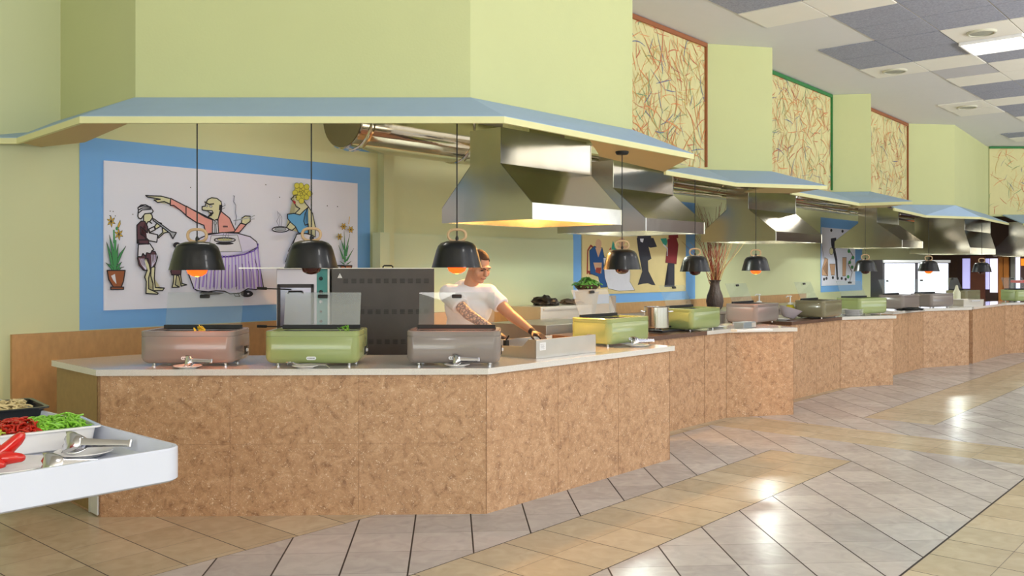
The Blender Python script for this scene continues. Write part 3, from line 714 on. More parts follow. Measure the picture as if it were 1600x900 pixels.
# ------------------------------------------------------------------ steel griddle surround on the nearest counter
cx_ = ct(838, 561); o = thing('griddle_surround', cx_, TH, 'open stainless steel griddle box with white sticker on the nearest counter', 'griddle')
gw, gd, gh = .72, .44, .135
for c_, s_, nm in (((gw/2, .006, gh/2), (gw, .012, gh), 'front_panel'), ((gw/2, gd-.006, gh*.4), (gw, .012, gh*.8), 'rear_panel')):
    bm = B(); box(bm, c_, s_, bev=.002); obj(nm, bm, STEELB, o)
for x_ in (.006, gw-.006):
    bm = B(); prism(bm, [(0, 0), (gd-.03, 0), (gd-.03, gh*.55), (.12, gh*.6), (.06, gh), (0, gh)], x_-.005, x_+.005)
    for v in bm.verts: v.co = Vector((v.co.z, v.co.x+.013, v.co.y))
    bmesh.ops.recalc_face_normals(bm, faces=bm.faces[:]); obj('side_panel', bm, STEELB, o)
bm = B(); box(bm, (gw/2, gd/2, .03), (gw-.03, gd-.03, .02)); obj('hot_plate', bm, mat('hot_plate', (120, 106, 92), .3, .9, noise_amt=.2), o)
bm = B(); box(bm, (.07, -.0015, .085), (.07, .002, .055)); st = obj('sticker', bm, WHITE, o)
bm = B()
for k in range(5): box(bm, (.066, -.003, .068+k*.008), (.045-.008*(k % 2), .0006, .0018))
obj('sticker_print', bm, mat('grey_print', (150, 150, 160), .6), st)
bm = B(); box(bm, (.05, .33, .09), (.04, .03, .05), bev=.006); tube(bm, [(.05, .33, .115), (.05, .30, .15)], .006); obj('scraper_handle', bm, BLACKM, o)

# gas hob and pot
h = ct(1035, 517); o = thing('gas_hob', (h.x-.06, h.y+.04, TOP), TH, 'black gas hob under the stock pot on the second counter', 'hob')
bm = B(); box(bm, (0, 0, .012), (.52, .5, .022), bev=.004); obj('base', bm, mat('hob_enamel', (44, 44, 50), .25), o)
bm = B()
for k in range(-1, 2): box(bm, (k*.16, 0, .048), (.012, .42, .012)); box(bm, (0, k*.16, .048), (.42, .012, .012))
for sx in (-1, 1):
    for sy in (-1, 1): box(bm, (sx*.16, sy*.16, .034), (.014, .014, .028))
obj('pan_support', bm, BLACKM, o)
for sx in (-.12, .14):
    bm = B(); lathe(bm, [(.05, .02), (.05, .034), (.03, .04), (0, .04)], 20, (sx, 0, 0)); obj('burner', bm, BLACKM, o, True)
o.scale = (.86, .86, 1)
pc = at(1026, 512, 8.86); o = thing('stock_pot', (pc.x, pc.y, TOP+.055), 0, 'stainless stock pot on the gas hob', 'pot')
bm = B(); lathe(bm, [(0, 0), (.118, 0), (.123, .006), (.123, .205), (.128, .21), (.121, .21), (.119, .01), (0, .01)], 40); obj('pot_body', bm, mat('pot_steel', (205, 203, 200), .2, 1), o, True)
for s in (-1, 1):
    bm = B(); tube(bm, [(s*.12, -.03, .16), (s*.155, -.03, .165), (s*.155, .03, .165), (s*.12, .03, .16)], .006); obj('handle', bm, SHINY, o, True)

# ------------------------------------------------------------------ ovens
oY = 7.35
xl, xr = at(519, 0, oY).x, at(678, 0, oY).x; zt = at(0, 420, oY).z
o = thing('convection_oven', ((xl+xr)/2, oY, 0), .085, 'dark graphite convection oven cabinet with vent slots behind the warmers', 'oven')
W_ = xr-xl; bm = B(); box(bm, (0, .40, (zt+.55)/2), (W_, .80, zt-.55), bev=.004); obj('casing', bm, OVEN, o)
for sx in (-1, 1):
    for yy in (.05, .75): bm = B(); box(bm, (sx*(W_/2-.03), yy, .275), (.05, .05, .55)); obj('leg', bm, STEELB, o)
bm = B()
for row, (py, n_, x0_) in enumerate(((439, 11, 541), (487, 11, 541), (534, 6, 580))):
    zz = at(0, py, oY).z
    for k in range(n_):
        xx = at(x0_+k*12.5, 0, oY).x-(xl+xr)/2
        for j in range(4): box(bm, (xx, -.001, zz-.015+j*.010), (.040, .003, .005))
obj('vent_slots', bm, mat('slot_dark', (34, 31, 33), .6), o)
bm = B(); q = at(532, 431, oY); X0 = q.x-(xl+xr)/2
vs = [bm.verts.new((X0+x, -.003, q.z+z)) for x, z in ((-.02, -.018), (.02, -.018), (0, .022))]; bm.faces.new(vs); tri = obj('warning_triangle', bm, BADGE, o)
bm = B(); box(bm, (X0, -.0045, q.z+.002), (.003, .001, .014)); box(bm, (X0, -.0045, q.z-.011), (.003, .001, .003)); obj('exclamation_mark', bm, INK, tri)
for px in (531, 605):
    X0 = at(px, 0, oY).x-(xl+xr)/2
    bm = B(); tube(bm, [(X0-.04, .1, zt-0), (X0-.04, .1, zt+.018), (X0-.03, .1, zt+.026), (X0+.03, .1, zt+.026), (X0+.04, .1, zt+.018), (X0+.04, .1, zt)], .006); obj('top_handle', bm, BLACKM, o, True)
bm = B(); box(bm, (0, .4, zt+.004), (W_*.98, .78, .008)); obj('top_lid', bm, STEELB, o)
# the combi oven to its left, with teal controls
xl2 = at(436, 0, oY).x; xr2 = at(519, 0, oY).x-.004
o = thing('combi_oven', ((xl2+xr2)/2-.012, oY-.045, 0), .085, 'silver combi oven with teal control strip and glass door, left of the graphite oven', 'oven')
W2 = xr2-xl2; bm = B(); box(bm, (0, .42, (zt+.55)/2), (W2, .76, zt-.55), bev=.003); obj('casing', bm, mat('oven_silver', (178, 172, 182), .35, .7), o)
for sx in (-1, 1):
    for yy in (.08, .72): bm = B(); box(bm, (sx*(W2/2-.03), yy, .275), (.05, .05, .55)); obj('leg', bm, STEELB, o)
cxp = W2/2-.062
bm = B(); box(bm, (cxp, .035, zt-.25), (.088, .02, .5)); cp = obj('control_strip', bm, TEAL, o)
for k, (dz, r_) in enumerate(((.08, .016), (.19, .016), (.27, .014), (.35, .010), (.43, .012))):
    bm = B(); lathe(bm, [(0, .02), (r_*.8, .02), (r_, 0)], 16, M=Matrix.Translation((cxp-.01, .024, zt-dz)) @ Matrix.Rotation(PI/2, 4, 'X')); obj('knob', bm, BLACKM if k != 2 else BADGE, cp, True)
bm = B(); box(bm, (W2/2-.009, .03, zt-.25), (.016, .03, .5)); obj('white_edge', bm, WHITE, o)
dx = -W2/2+.155
bm = B()
for c_, s_ in (((dx, .035, zt-.14), (.29, .02, .03)), ((dx-.135, .035, zt-.31), (.025, .02, .36)), ((dx+.135, .035, zt-.31), (.022, .02, .36)), ((dx, .035, zt-.49), (.29, .02, .03))): box(bm, c_, s_)
dr = obj('door_frame', bm, mat('dark_frame', (40, 28, 32), .4), o)
bm = B(); box(bm, (dx, .036, zt-.31), (.25, .006, .33)); obj('door_window', bm, mat('oven_glass', (140, 136, 156), .12, .2, coat=.6), dr)  # pale lavender base colour stands in for reflections on the glass
bm = B(); tube(bm, [(dx-.06, .03, zt-.20), (dx-.05, .0, zt-.185), (dx+.05, .0, zt-.185), (dx+.06, .03, zt-.20)], .007); obj('door_handle', bm, BLACKM, dr, True)
for py in (450, 508):
    zz = at(0, py, oY).z; bm = B(); tube(bm, [(-W2/2+.12, .02, zz-.012), (-W2/2-.06, -.06, zz-.002)], .005); tube(bm, [(-W2/2-.06, -.06, zz-.002), (-W2/2-.13, -.09, zz+.002)], .011)
    obj('lever_handle', bm, BLACKM, o, True)
bm = B(); box(bm, (-.145, .3, zt+.006), (W2+.27, .72, .01)); obj('top_shelf', bm, STEELB, o)

# ------------------------------------------------------------------ murals
def colr(n, c): return mat('paint_'+n, c, .75, noise_amt=.06, nscale=14)
PAL = dict(ink=INK, skin=colr('skin', (224, 220, 184)), pink=colr('pink', (238, 166, 160)), vest=colr('maroon', (98, 62, 74)), purp=colr('violet', (178, 150, 236)),
           lilac=colr('lilac', (226, 220, 250)), blue=colr('sky', (110, 178, 232)), blond=colr('blond', (222, 214, 84)), leaf=colr('leaf', (74, 150, 94)), pot=colr('terracotta', (158, 92, 58)),
           yel=colr('petal', (226, 184, 70)), white=colr('white', (228, 226, 240)), grey=colr('grey', (170, 176, 190)), red=colr('red', (178, 44, 60)), navy=colr('navy', (36, 84, 146)),
           blackp=colr('charcoal', (50, 48, 62)), wine=colr('wine', (130, 34, 42)), sk2=colr('flesh', (214, 170, 140)), teal=colr('teal', (60, 160, 140)), chair=colr('chairred', (160, 60, 44)), steam=colr('steam', (120, 120, 150)), dvio=colr('deepviolet', (120, 84, 190)))
PN = list(PAL); 
class Mural:
    def __init__(s, name, label, n, frame, board, bmat, btop=None):
        """frame, board: photo boxes (x0, ytop0, x1, bottom z / top z in metres)"""
        s.n = n; s.e = .004; s.bm = B(); s.k = 0
        x0, x1, z0, z1 = frame; A0, A1 = aY(x0, n), aY(x1, n)
        s.root = thing(name, an(A0, n, z0), 0, label, 'painting'); s.o = an(A0, n, z0)
        bm = B(); s.quad(bm, A0, A1, z0, z1, .003); obj('blue_border', bm, BORDER, s.root)
        x0, x1, z0, z1 = board; A0, A1 = aY(x0, n), aY(x1, n)
        s.box = (A0, A1, z0, z1)
        for e in (.004, .012): pass
        s.base = .018
        prism(s.bm, [(an(A0, n)-s.o)[:2], (an(A1, n)-s.o)[:2], (an(A1, n-s.base)-s.o)[:2], (an(A0, n-s.base)-s.o)[:2]], z0-s.o.z, z1-s.o.z, len(PN))
        s.bmat = bmat
    def quad(s, bm, A0, A1, z0, z1, e):
        bm.faces.new([bm.verts.new(an(a, s.n-e, z)-s.o) for a, z in ((A0, z0), (A1, z0), (A1, z1), (A0, z1))])
    def fr(s, ox, oy, sc): s.f = (ox, oy, sc)
    def pt(s, p):
        a, z = wp(s.f[0]+p[0]/s.f[2], s.f[1]+p[1]/s.f[2], s.n-s.base); A0, A1, z0, z1 = s.box
        return min(max(a, A0+.003), A1-.003), min(max(z, z0+.003), z1-.003)
    def poly(s, col, pts, ink=0):
        s.k += 1; e = s.base+.0008+s.k*.00012
        q = [s.pt(p) for p in pts]
        vs = [s.bm.verts.new(an(a, s.n-e, z)-s.o) for a, z in q]
        try:
            f = s.bm.faces.new(vs); f.material_index = PN.index(col); bmesh.ops.triangulate(s.bm, faces=[f])
        except Exception: pass
        if ink: s.line(list(pts)+[pts[0]], ink)
    def line(s, pts, w_=.004, col='ink'):
        s.k += 1; e = s.base+.0008+s.k*.00012
        q = [s.pt(p) for p in pts]
        for (x0, y0), (x1, y1) in zip(q, q[1:]):
            dx, dy = x1-x0, y1-y0; l = math.hypot(dx, dy)
            if l < 1e-4: continue
            ox, oy = -dy/l*w_, dx/l*w_; ex, ey = dx/l*w_*.5, dy/l*w_*.5
            f = s.bm.faces.new([s.bm.verts.new(an(a, s.n-e, z)-s.o) for a, z in ((x0-ox-ex, y0-oy-ey), (x1-ox+ex, y1-oy+ey), (x1+ox+ex, y1+oy+ey), (x0+ox-ex, y0+oy-ey))])
            f.material_index = PN.index(col)
    def disc(s, col, c, rx, ry, ink=0, n=18): s.poly(col, [(c[0]+rx*math.cos(2*PI*i/n), c[1]+ry*math.sin(2*PI*i/n)) for i in range(n)], ink)
    def done(s):
        obj('painted_board', s.bm, None, s.root, mats=[PAL[k] for k in PN]+[s.bmat])
IK = .0048
m = Mural('wall_painting', 'large blue-bordered cartoon painting of a shouting diner, piper and waitress', WN, (124, 578, 1.1, 2.63), (161, 557, 1.25, 2.455), MWHITE)
m.fr(150, 290, 10)   # upper left piece: flowers, piper, arm
for pts in ([(270, 900), (265, 690), (290, 690), (300, 900)],): m.poly('leaf', pts)
for c in ((235, 560), (355, 760)):
    for k in range(6):
        t = k*PI/3+.4; m.poly('yel', [(c[0], c[1]), (c[0]+40*math.cos(t-.35), c[1]+50*math.sin(t-.35)), (c[0]+70*math.cos(t), c[1]+95*math.sin(t)), (c[0]+40*math.cos(t+.35), c[1]+50*math.sin(t+.35))], .0015)
m.poly('yel', [(330, 650), (345, 600), (375, 540), (380, 600), (350, 660)], .0015); m.disc('leaf', (320, 670), 18, 28)
m.poly('skin', [(740, 450), (830, 420), (870, 460), (880, 500), (840, 560), (800, 570), (780, 640), (740, 600)], IK)
m.poly('white', [(650, 480), (660, 380), (650, 350), (700, 305), (770, 300), (850, 340), (890, 400), (870, 430), (760, 440), (700, 520), (665, 510)], IK)
for k in range(3): m.line([(655, 430-k*45), (720, 380-k*30), (850, 370-k*18)], IK)
m.poly('white', [(700, 590), (790, 650), (830, 740), (960, 770), (945, 885), (820, 860), (740, 770), (660, 720)], IK)
m.poly('vest', [(635, 620), (700, 555), (760, 560), (800, 640), (800, 740), (760, 700), (690, 640), (690, 760), (760, 800), (800, 900), (640, 900)], IK)
m.poly('white', [(820, 680), (900, 640), (920, 690), (840, 730)], IK)
m.poly('skin', [(910, 640), (960, 570), (1020, 590), (1010, 630), (930, 680)], IK); m.poly('skin', [(960, 800), (1040, 730), (1030, 670), (1080, 660), (1150, 720), (1060, 740), (970, 820)], IK)
m.poly('grey', [(880, 520), (900, 520), (1170, 720), (1250, 735), (1195, 830), (1150, 745), (890, 545)], IK)
m.poly('ink', [(840, 560), (880, 590), (860, 600), (830, 575)])
m.poly('pink', [(1160, 200), (1450, 350), (1700, 470), (1850, 560), (1720, 640), (1580, 570), (1440, 500), (1330, 400), (1210, 310), (1155, 310)], IK)
m.poly('skin', [(770, 155), (830, 160), (1010, 165), (1160, 205), (1150, 290), (1060, 250), (960, 265), (900, 225), (1000, 215), (900, 195), (800, 180)], IK)
for c in ((215, 400), (262, 405), (570, 450), (210, 470), (1470, 30), (295, 475)): m.disc('ink', c, 8, 9, n=8)
m.fr(290, 290, 10)   # shouting diner
m.poly('pink', [(0, 320), (300, 490), (420, 540), (440, 740), (310, 760), (280, 620), (150, 570), (0, 470)], IK)
m.poly('pink', [(500, 520), (545, 400), (680, 510), (720, 600), (775, 720), (500, 745)], IK)
m.poly('pink', [(740, 735), (850, 590), (940, 610), (830, 735)], IK)
m.poly('white', [(415, 530), (495, 540), (510, 745), (410, 745)], IK); m.poly('grey', [(445, 600), (465, 590), (480, 740), (440, 740)], .002); m.disc('grey', (455, 585), 22, 28, .002)
m.poly('skin', [(340, 215), (400, 190), (480, 200), (545, 250), (560, 330), (530, 400), (500, 520), (440, 545), (400, 520), (340, 490), (400, 460), (350, 400), (250, 380), (250, 330), (300, 320), (310, 270)], IK)
m.poly('ink', [(520, 300), (560, 300), (560, 400), (510, 380)]); m.poly('ink', [(320, 385), (410, 385), (430, 430), (400, 465), (340, 480), (385, 430)]); m.poly('white', [(350, 400), (400, 400), (410, 420), (370, 415)])
m.line([(290, 255), (340, 285), (360, 295), (430, 285)], .006); m.disc('white', (320, 320), 20, 12, .002); m.disc('white', (385, 325), 22, 14, .002); m.line([(560, 330), (610, 310), (600, 280)], .002); m.line([(550, 370), (600, 350)], .002)
m.poly('skin', [(865, 590), (870, 510), (920, 475), (1000, 480), (1000, 560), (930, 610)], IK); m.line([(740, 550), (830, 535), (1000, 500), (1070, 465)], .004, 'grey'); m.line([(1000, 530), (1065, 520)], .003, 'grey')
m.line([(735, 160), (755, 165), (740, 250), (775, 310), (770, 420), (785, 480), (765, 620)], .003, 'steam')
for k in range(4): m.poly('blackp', [(572+k*20, 625), (584+k*20, 628), (584+k*20, 655), (572+k*20, 652)])
m.poly('lilac', [(200, 830), (330, 770), (560, 735), (800, 745), (1000, 800), (1100, 880), (1120, 960), (1100, 1000), (1000, 1060), (700, 1110), (400, 1100), (230, 1040), (190, 920)], IK)
m.poly('white', [(390, 780), (800, 770), (870, 1030), (330, 1040)], .002); m.disc('ink', (600, 905), 140, 22); m.disc('white', (600, 850), 165, 35, IK); m.disc('skin', (600, 845), 120, 22, .002)
for k in range(3): m.line([(580+k*40, 830), (570+k*40, 790), (590+k*40, 740)], .0022, 'steam')
for k in range(26): m.disc('leaf' if k % 3 else 'yel', (510+k*7, 840+((k*37) % 17)-8), 7, 4, n=6)
m.fr(280, 375, 10)   # table cloth
m.poly('lilac', [(60, 100), (300, 230), (700, 265), (1000, 225), (1215, 110), (1230, 330), (1300, 740), (1180, 775), (1060, 760), (930, 830), (780, 840), (690, 800), (560, 790), (440, 810), (270, 790), (215, 760), (120, 500)], IK)
for k in range(19):
    x0 = 300+k*50; yb = 230 if x0 < 900 else 230-(x0-900)*.36
    x1 = 210+k*58; m.poly('purp', [(x0, yb+10), (x0+16, yb+10), (x1+26+(k % 3)*8, 760-(k % 4)*14), (x1+6, 780-(k % 3)*20)])
    if k % 2: m.line([(x0+14, yb+160), (x1+24, 500), (x1+30, 770)], .0028, 'ink' if k % 3 else 'dvio')
m.line([(1215, 60), (1210, 110), (1150, 170), (1000, 225), (800, 262), (650, 268)], .005, 'dvio')
m.poly('ink', [(290, 830), (340, 800), (700, 825), (600, 850), (430, 860)]); m.disc('ink', (1040, 840), 95, 52); m.disc('white', (1060, 838), 18, 12); m.line([(840, 840), (900, 835), (930, 880), (860, 880), (840, 850)], .003)
m.fr(150, 375, 10)   # pots and legs
for b_, t_ in (((240, 380), (145, 30)), ((270, 330), (190, -80)), ((290, 330), (450, 95)), ((270, 440), (120, 355)), ((290, 440), (385, 340)), ((290, 450), (420, 420)), ((270, 420), (330, 60))):
    dx, dy = t_[0]-b_[0], t_[1]-b_[1]; m.poly('leaf', [(b_[0]-20, b_[1]+60), (b_[0]+dx*.5-16, b_[1]+dy*.5), t_, (b_[0]+dx*.5+22, b_[1]+dy*.5), (b_[0]+28, b_[1]+60)], .0016)
m.poly('leaf', [(255, 470), (262, 0), (300, 0), (290, 470)])
m.poly('pot', [(155, 475), (435, 475), (410, 640), (375, 735), (250, 735), (180, 620)], IK); m.poly('pot', [(210, 735), (410, 735), (410, 770), (210, 770)], IK); m.poly('white', [(215, 560), (275, 530), (300, 690), (250, 630)])
m.poly('skin', [(750, 270), (790, 280), (830, 480), (800, 600), (800, 760), (950, 830), (940, 845), (760, 835), (765, 650), (740, 580), (770, 490), (730, 350)], IK)
m.poly('skin', [(840, 420), (900, 420), (890, 600), (905, 740), (1045, 750), (1020, 790), (870, 790), (870, 680), (835, 560)], IK)
m.poly('vest', [(625, 280), (700, 210), (760, 260), (770, 200), (850, 170), (900, 180), (940, 270), (900, 400), (830, 440), (790, 290), (750, 280), (730, 340), (780, 480), (720, 470), (650, 390)], IK)
for k in range(4): m.line([(660+k*22, 290), (690+k*20, 380), (750+k*5, 460)], .0025, 'lilac'); m.line([(920-k*26, 230), (910-k*20, 330), (850, 420)], .0025, 'lilac')
m.poly('white', [(640, 70), (820, 60), (880, 150), (850, 170), (830, 215), (770, 200), (750, 250), (710, 210), (690, 260), (630, 260)], IK)
m.poly('vest', [(640, 0), (800, 0), (800, 65), (645, 55)], IK)
m.poly('skin', [(1190, 500), (1300, 500), (1300, 560), (1320, 680), (1395, 700), (1310, 720), (1270, 560), (1235, 550), (1215, 700), (1280, 735), (1165, 740), (1190, 640)], IK)
m.poly('vest', [(1160, 430), (1310, 440), (1300, 540), (1160, 545), (1145, 490)], IK); m.poly('vest', [(1190, 230), (1330, 150), (1340, 420), (1150, 400)], IK); m.disc('ink', (1240, 80), 60, 45); m.disc('skin', (1262, 110), 45, 48, .003)
m.fr(410, 270, 10)   # waitress
m.disc('skin', (1000, 1200), 1, 1)
m.poly('skin', [(470, 330), (560, 330), (640, 470), (700, 540), (760, 640), (800, 840), (800, 1000), (700, 1000), (690, 800), (520, 830), (440, 900), (340, 870), (400, 780), (480, 640), (560, 560), (500, 530), (480, 480), (420, 410), (460, 380)], IK)
m.poly('blue', [(365, 650), (470, 635), (560, 660), (620, 600), (690, 540), (640, 640), (620, 760), (640, 820), (690, 800), (690, 950), (540, 940), (490, 840), (420, 780), (370, 720)], IK)
for k in range(22):
    t = k*2.4; rr_ = 15+5*k; m.disc('blond', (585+math.cos(t)*rr_*1.05, 310+math.sin(t)*rr_*1.2), 42, 44, .0016, 10)
m.poly('red', [(440, 430), (490, 450), (485, 495), (460, 480)]); m.line([(470, 350), (520, 345)], .003); m.disc('ink', (495, 385), 14, 6)
m.disc('white', (250, 885), 130, 42, IK); m.disc('grey', (250, 880), 90, 26, .002)
for k in range(3): m.line([(230+k*16, 840), (190+k*40, 760), (220+k*26, 700), (200+k*20, 600+k*20)], .0022, 'steam')
m.line([(500, 980), (460, 1050), (370, 1230)], .0035); m.poly('white', [(505, 960), (640, 950), (760, 980), (800, 1300), (640, 1500), (480, 1500), (370, 1300)], IK)
m.poly('blue', [(370, 1270), (430, 1300), (420, 1440), (330, 1390)], IK)
for c in ((235, 385), (1140, 530), (980, 518), (20, 190)): m.disc('ink', c, 8, 9, n=8)
for c in ((1235, 840), (1345, 890), (1170, 1000)):
    for k in range(6):
        t = k*PI/3; m.poly('yel', [(c[0], c[1]), (c[0]+30*math.cos(t-.4), c[1]+34*math.sin(t-.4)), (c[0]+48*math.cos(t), c[1]+62*math.sin(t)), (c[0]+30*math.cos(t+.4), c[1]+34*math.sin(t+.4))], .0014)
m.line([(1325, 690), (1310, 800)], .004, 'yel')
for b_, t_ in (((1250, 1400), (1240, 900)), ((1250, 1300), (1330, 950)), ((1240, 1200), (1190, 1050)), ((1230, 1350), (1150, 1130)), ((1270, 1380), (1390, 1180)), ((1260, 1300), (1310, 1130)), ((1240, 1430), (1170, 1380)), ((1280, 1430), (1350, 1380))):
    m.poly('leaf', [(b_[0]-14, b_[1]), t_, (b_[0]+18, b_[1])], .0012)
m.poly('pot', [(1180, 1450), (1360, 1450), (1340, 1640), (1210, 1640)], IK)
m.done()

m = Mural('wall_painting', 'blue-bordered cream painting of formally dressed figures behind the second hood', WN, (895, 1086, 1.1, 2.63), (908, 1070, 1.23, 2.46), MCREAM)
m.fr(880, 340, 6.4)
m.line([(240, 560), (245, 330), (275, 280), (300, 300)], .014, 'chair'); m.poly('chair', [(235, 530), (400, 540), (420, 690), (380, 690), (360, 570), (260, 570)], 0)
m.poly('navy', [(262, 330), (310, 285), (350, 300), (390, 300), (412, 400), (400, 470), (420, 560), (438, 695), (375, 700), (350, 590), (270, 560)], .004)
m.disc('sk2', (352, 262), 30, 48); m.poly('sk2', [(320, 300), (385, 300), (350, 400)]); m.poly('sk2', [(300, 450), (385, 450), (380, 560), (320, 520)]); m.poly('chair', [(330, 500), (380, 500), (370, 565), (320, 545)])
m.disc('sk2', (585, 240), 34, 40); m.poly('sk2', [(540, 280), (640, 280), (620, 340), (550, 340)]); m.poly('teal', [(495, 230), (520, 290), (560, 330), (480, 320)]); m.poly('red', [(455, 325), (475, 295), (480, 320)])
m.poly('white', [(400, 400), (640, 400), (670, 560), (665, 640), (715, 725), (560, 735), (450, 710), (415, 600)], .003)
m.poly('blackp', [(735, 205), (900, 205), (935, 290), (870, 300), (850, 290), (880, 410), (845, 430), (850, 540), (920, 675), (880, 670), (845, 655), (800, 660), (745, 672), (790, 540), (750, 330)], .002)
m.poly('white', [(765, 205), (805, 205), (795, 250), (772, 240)]); m.poly('blackp', [(745, 40), (850, 40), (880, 210), (740, 210)])
m.disc('sk2', (805, 20), 34, 44)
m.poly('wine', [(1075, 200), (1130, 200), (1150, 270), (1130, 465), (1020, 450), (1030, 350), (1045, 290), (1040, 220)], .002)
m.poly('wine', [(1060, 60), (1130, 60), (1150, 205), (1050, 205)]); m.disc('sk2', (1085, 20), 32, 42)
m.poly('teal', [(970, 210), (1030, 205), (1040, 240), (1030, 280), (1000, 270)]); m.line([(1000, 270), (1040, 310), (1038, 380)], .012, 'white')
m.poly('blackp', [(1045, 455), (1110, 460), (1110, 690), (1010, 692), (1050, 655)], .002)
m.done()

m = Mural('wall_painting', 'far blue-bordered white painting of dancing legs and a vine', WN, (1282, 1347, 1.1, 2.62), (1283, 1335, 1.23, 2.42), MWHITE)
m.fr(1200, 300, 4)
m.poly('sk2', [(330, 520), (325, 480), (355, 410), (375, 420), (345, 480), (375, 525)], .004); m.poly('sk2', [(385, 450), (420, 450), (415, 520), (395, 520)], .004); m.poly('sk2', [(465, 410), (490, 410), (485, 525), (465, 525)], .004)
m.poly('blackp', [(392, 290), (425, 285), (430, 330), (420, 360), (432, 420), (438, 540), (428, 540), (420, 430), (395, 330)])
for c in ((330, 535), (350, 545), (365, 540), (405, 535), (435, 540), (460, 540), (485, 545), (395, 240), (465, 245)): m.disc('blackp', c, 7, 10, n=8)
m.line([(500, 350), (530, 400), (500, 450), (525, 500), (510, 560)], .012, 'vest')
for c in ((505, 370), (530, 410), (510, 440), (525, 470), (500, 530)): m.disc('leaf', c, 9, 12, n=8)
m.disc('skin', (395, 370), 12, 22, .004); m.line([(330, 340), (350, 420)], .006, 'vest')
m.done()

# ------------------------------------------------------------------ things on the back bench
bt = .951
random.seed(11)
def lumpy(name, loc, s, m, label, cat, seed):
    bm = B(); bmesh.ops.create_icosphere(bm, subdivisions=4, radius=1)
    for v in bm.verts:
        k = 1+.45*noise.noise(v.co*1.9+Vector((seed, 0, 0)))+.15*noise.noise(v.co*5+Vector((seed, 3, 0))); v.co = Vector((v.co.x*s[0]*k, v.co.y*s[1]*k, max(-.55, v.co.z*k)*s[2]+.55*s[2]))
    o = obj(name, bm, m, None, True); o.location = loc; return tag(o, label, cat)
BAG = mat('dark_bag', (34, 30, 28), .3, noise_amt=.8, nscale=14)
BAG2 = mat('brown_bag', (70, 54, 40), .5, noise_amt=.6, nscale=16)
lumpy('plastic_bag', an(aY(852, 6.6), 6.6, 1.153), (.15, .1, .07), BAG, 'crumpled black plastic bag on the pale steel cabinet', 'bag', 1.0)
lumpy('plastic_bag', an(aY(892, 6.6), 6.6, 1.153), (.13, .09, .04), BAG2, 'flatter brown bag right of the crumpled black bag', 'bag', 5.0)
# grey vase with potted plant
vp = an(aY(917, 6.72), 6.72, bt)
bm = B(); lathe(bm, [(0, 0), (.085, 0), (.095, .02), (.15, .32), (.158, .345), (.148, .345), (.14, .3), (.08, .03), (0, .03)], 32); o = obj('grey_vase', bm, mat('vase_grey', (140, 138, 134), .5, noise_amt=.1), None, True); o.location = vp; tag(o, 'tall tapered grey vase under the leafy plant on the back bench', 'vase')
r = thing('potted_plant', vp+Vector((0, 0, .347)), 0, 'leafy green plant with pale flowers in a low brown bowl on the grey vase', 'plant')
bm = B(); lathe(bm, [(0, 0), (.10, 0), (.16, .07), (.165, .08), (.15, .08), (.1, .05), (0, .05)], 28); obj('bowl', bm, mat('bowl_brown', (84, 62, 50), .5), r, True)
random.seed(5)
def leafbunch(n, cz, s, m, rad=.17, hh=.13):
    bm = B()
    for k in range(n):
        a = random.uniform(0, 2*PI); d = random.uniform(.02, rad); M = Matrix.Translation((math.cos(a)*d, math.sin(a)*d, cz+random.uniform(0, hh)*(1-d/rad*.7))) @ Matrix.Rotation(a, 4, 'Z') @ Matrix.Rotation(random.uniform(-.3, .9), 4, 'Y') @ Matrix.Rotation(random.uniform(-.6, .6), 4, 'X')
        vs = [bm.verts.new(M @ Vector(p)) for p in ((-s, 0, 0), (-s*.3, -s*.42, .004), (s*.5, -s*.3, 0), (s, 0, -.012), (s*.5, s*.3, 0), (-s*.3, s*.42, .004))]
        bm.faces.new(vs)
    return bm
lf = obj('leaves', leafbunch(120, .07, .045, None), mat('plant_green', (104, 160, 70), .5, noise_amt=.3), r)
obj('pale_flowers', leafbunch(16, .1, .034, None, .17, .08), mat('pale_petal', (226, 232, 214), .6), r)['label'] = 'pale white flowers among the leaves'
bm = B(); lathe(bm, [(0, 0), (.045, 0), (.047, .004), (.047, .27), (.04, .275), (0, .272)], 24); o = obj('pillar_candle', bm, mat('candle_grey', (176, 160, 150), .6), None, True); o.location = an(aY(957, 6.8), 6.8, bt); tag(o, 'grey-beige cylinder candle on the back bench below the blue border', 'candle')
# twig vase
tv = an(aY(1117, 6.75), 6.75, bt)
bm = B(); lathe(bm, [(0, 0), (.09, 0), (.12, .05), (.135, .13), (.12, .22), (.085, .31), (.07, .39), (.074, .43), (.098, .46), (.09, .46), (.064, .42), (.06, .38), (0, .36)], 36)
for v in bm.verts: v.co.z *= .99
o = obj('carved_vase', bm, mat('vase_dark', (74, 58, 54), .5, noise_amt=.5, nscale=26, bump=.6, bscale=40, stretch=(1, 1, .35)), None, True); o.location = tv; tag(o, 'dark brown carved vase holding dried twigs against the back wall', 'vase')
random.seed(9); bm = B()
for k in range(60):
    a = random.uniform(0, 2*PI); sp = random.uniform(.05, .5); H_ = random.uniform(.7, 1.36); ph = random.uniform(0, 6); w_ = random.uniform(.01, .04)
    pts = [(.03*math.cos(a)+math.cos(a)*sp*(t/6)**1.5+w_*math.sin(ph+t*1.3), .03*math.sin(a)+math.sin(a)*sp*.5*(t/6)**1.5, .30+H_*t/6) for t in range(7)]
    tube(bm, pts, .004, 5, mi=(1 if sp < .22 else k % 3), radii=[.0055-.0006*t for t in range(7)])
for v in bm.verts:
    if v.co.y > .3: v.co.y = .3
o = obj('dried_twigs', bm, None, None, mats=[mat('twig_tan', (196, 160, 96), .7), mat('twig_red', (160, 74, 52), .7), mat('twig_brown', (150, 106, 70), .7)]); o.location = tv; tag(o, 'tall spray of dried tan and red twigs in the carved vase', 'twigs', kind='stuff')

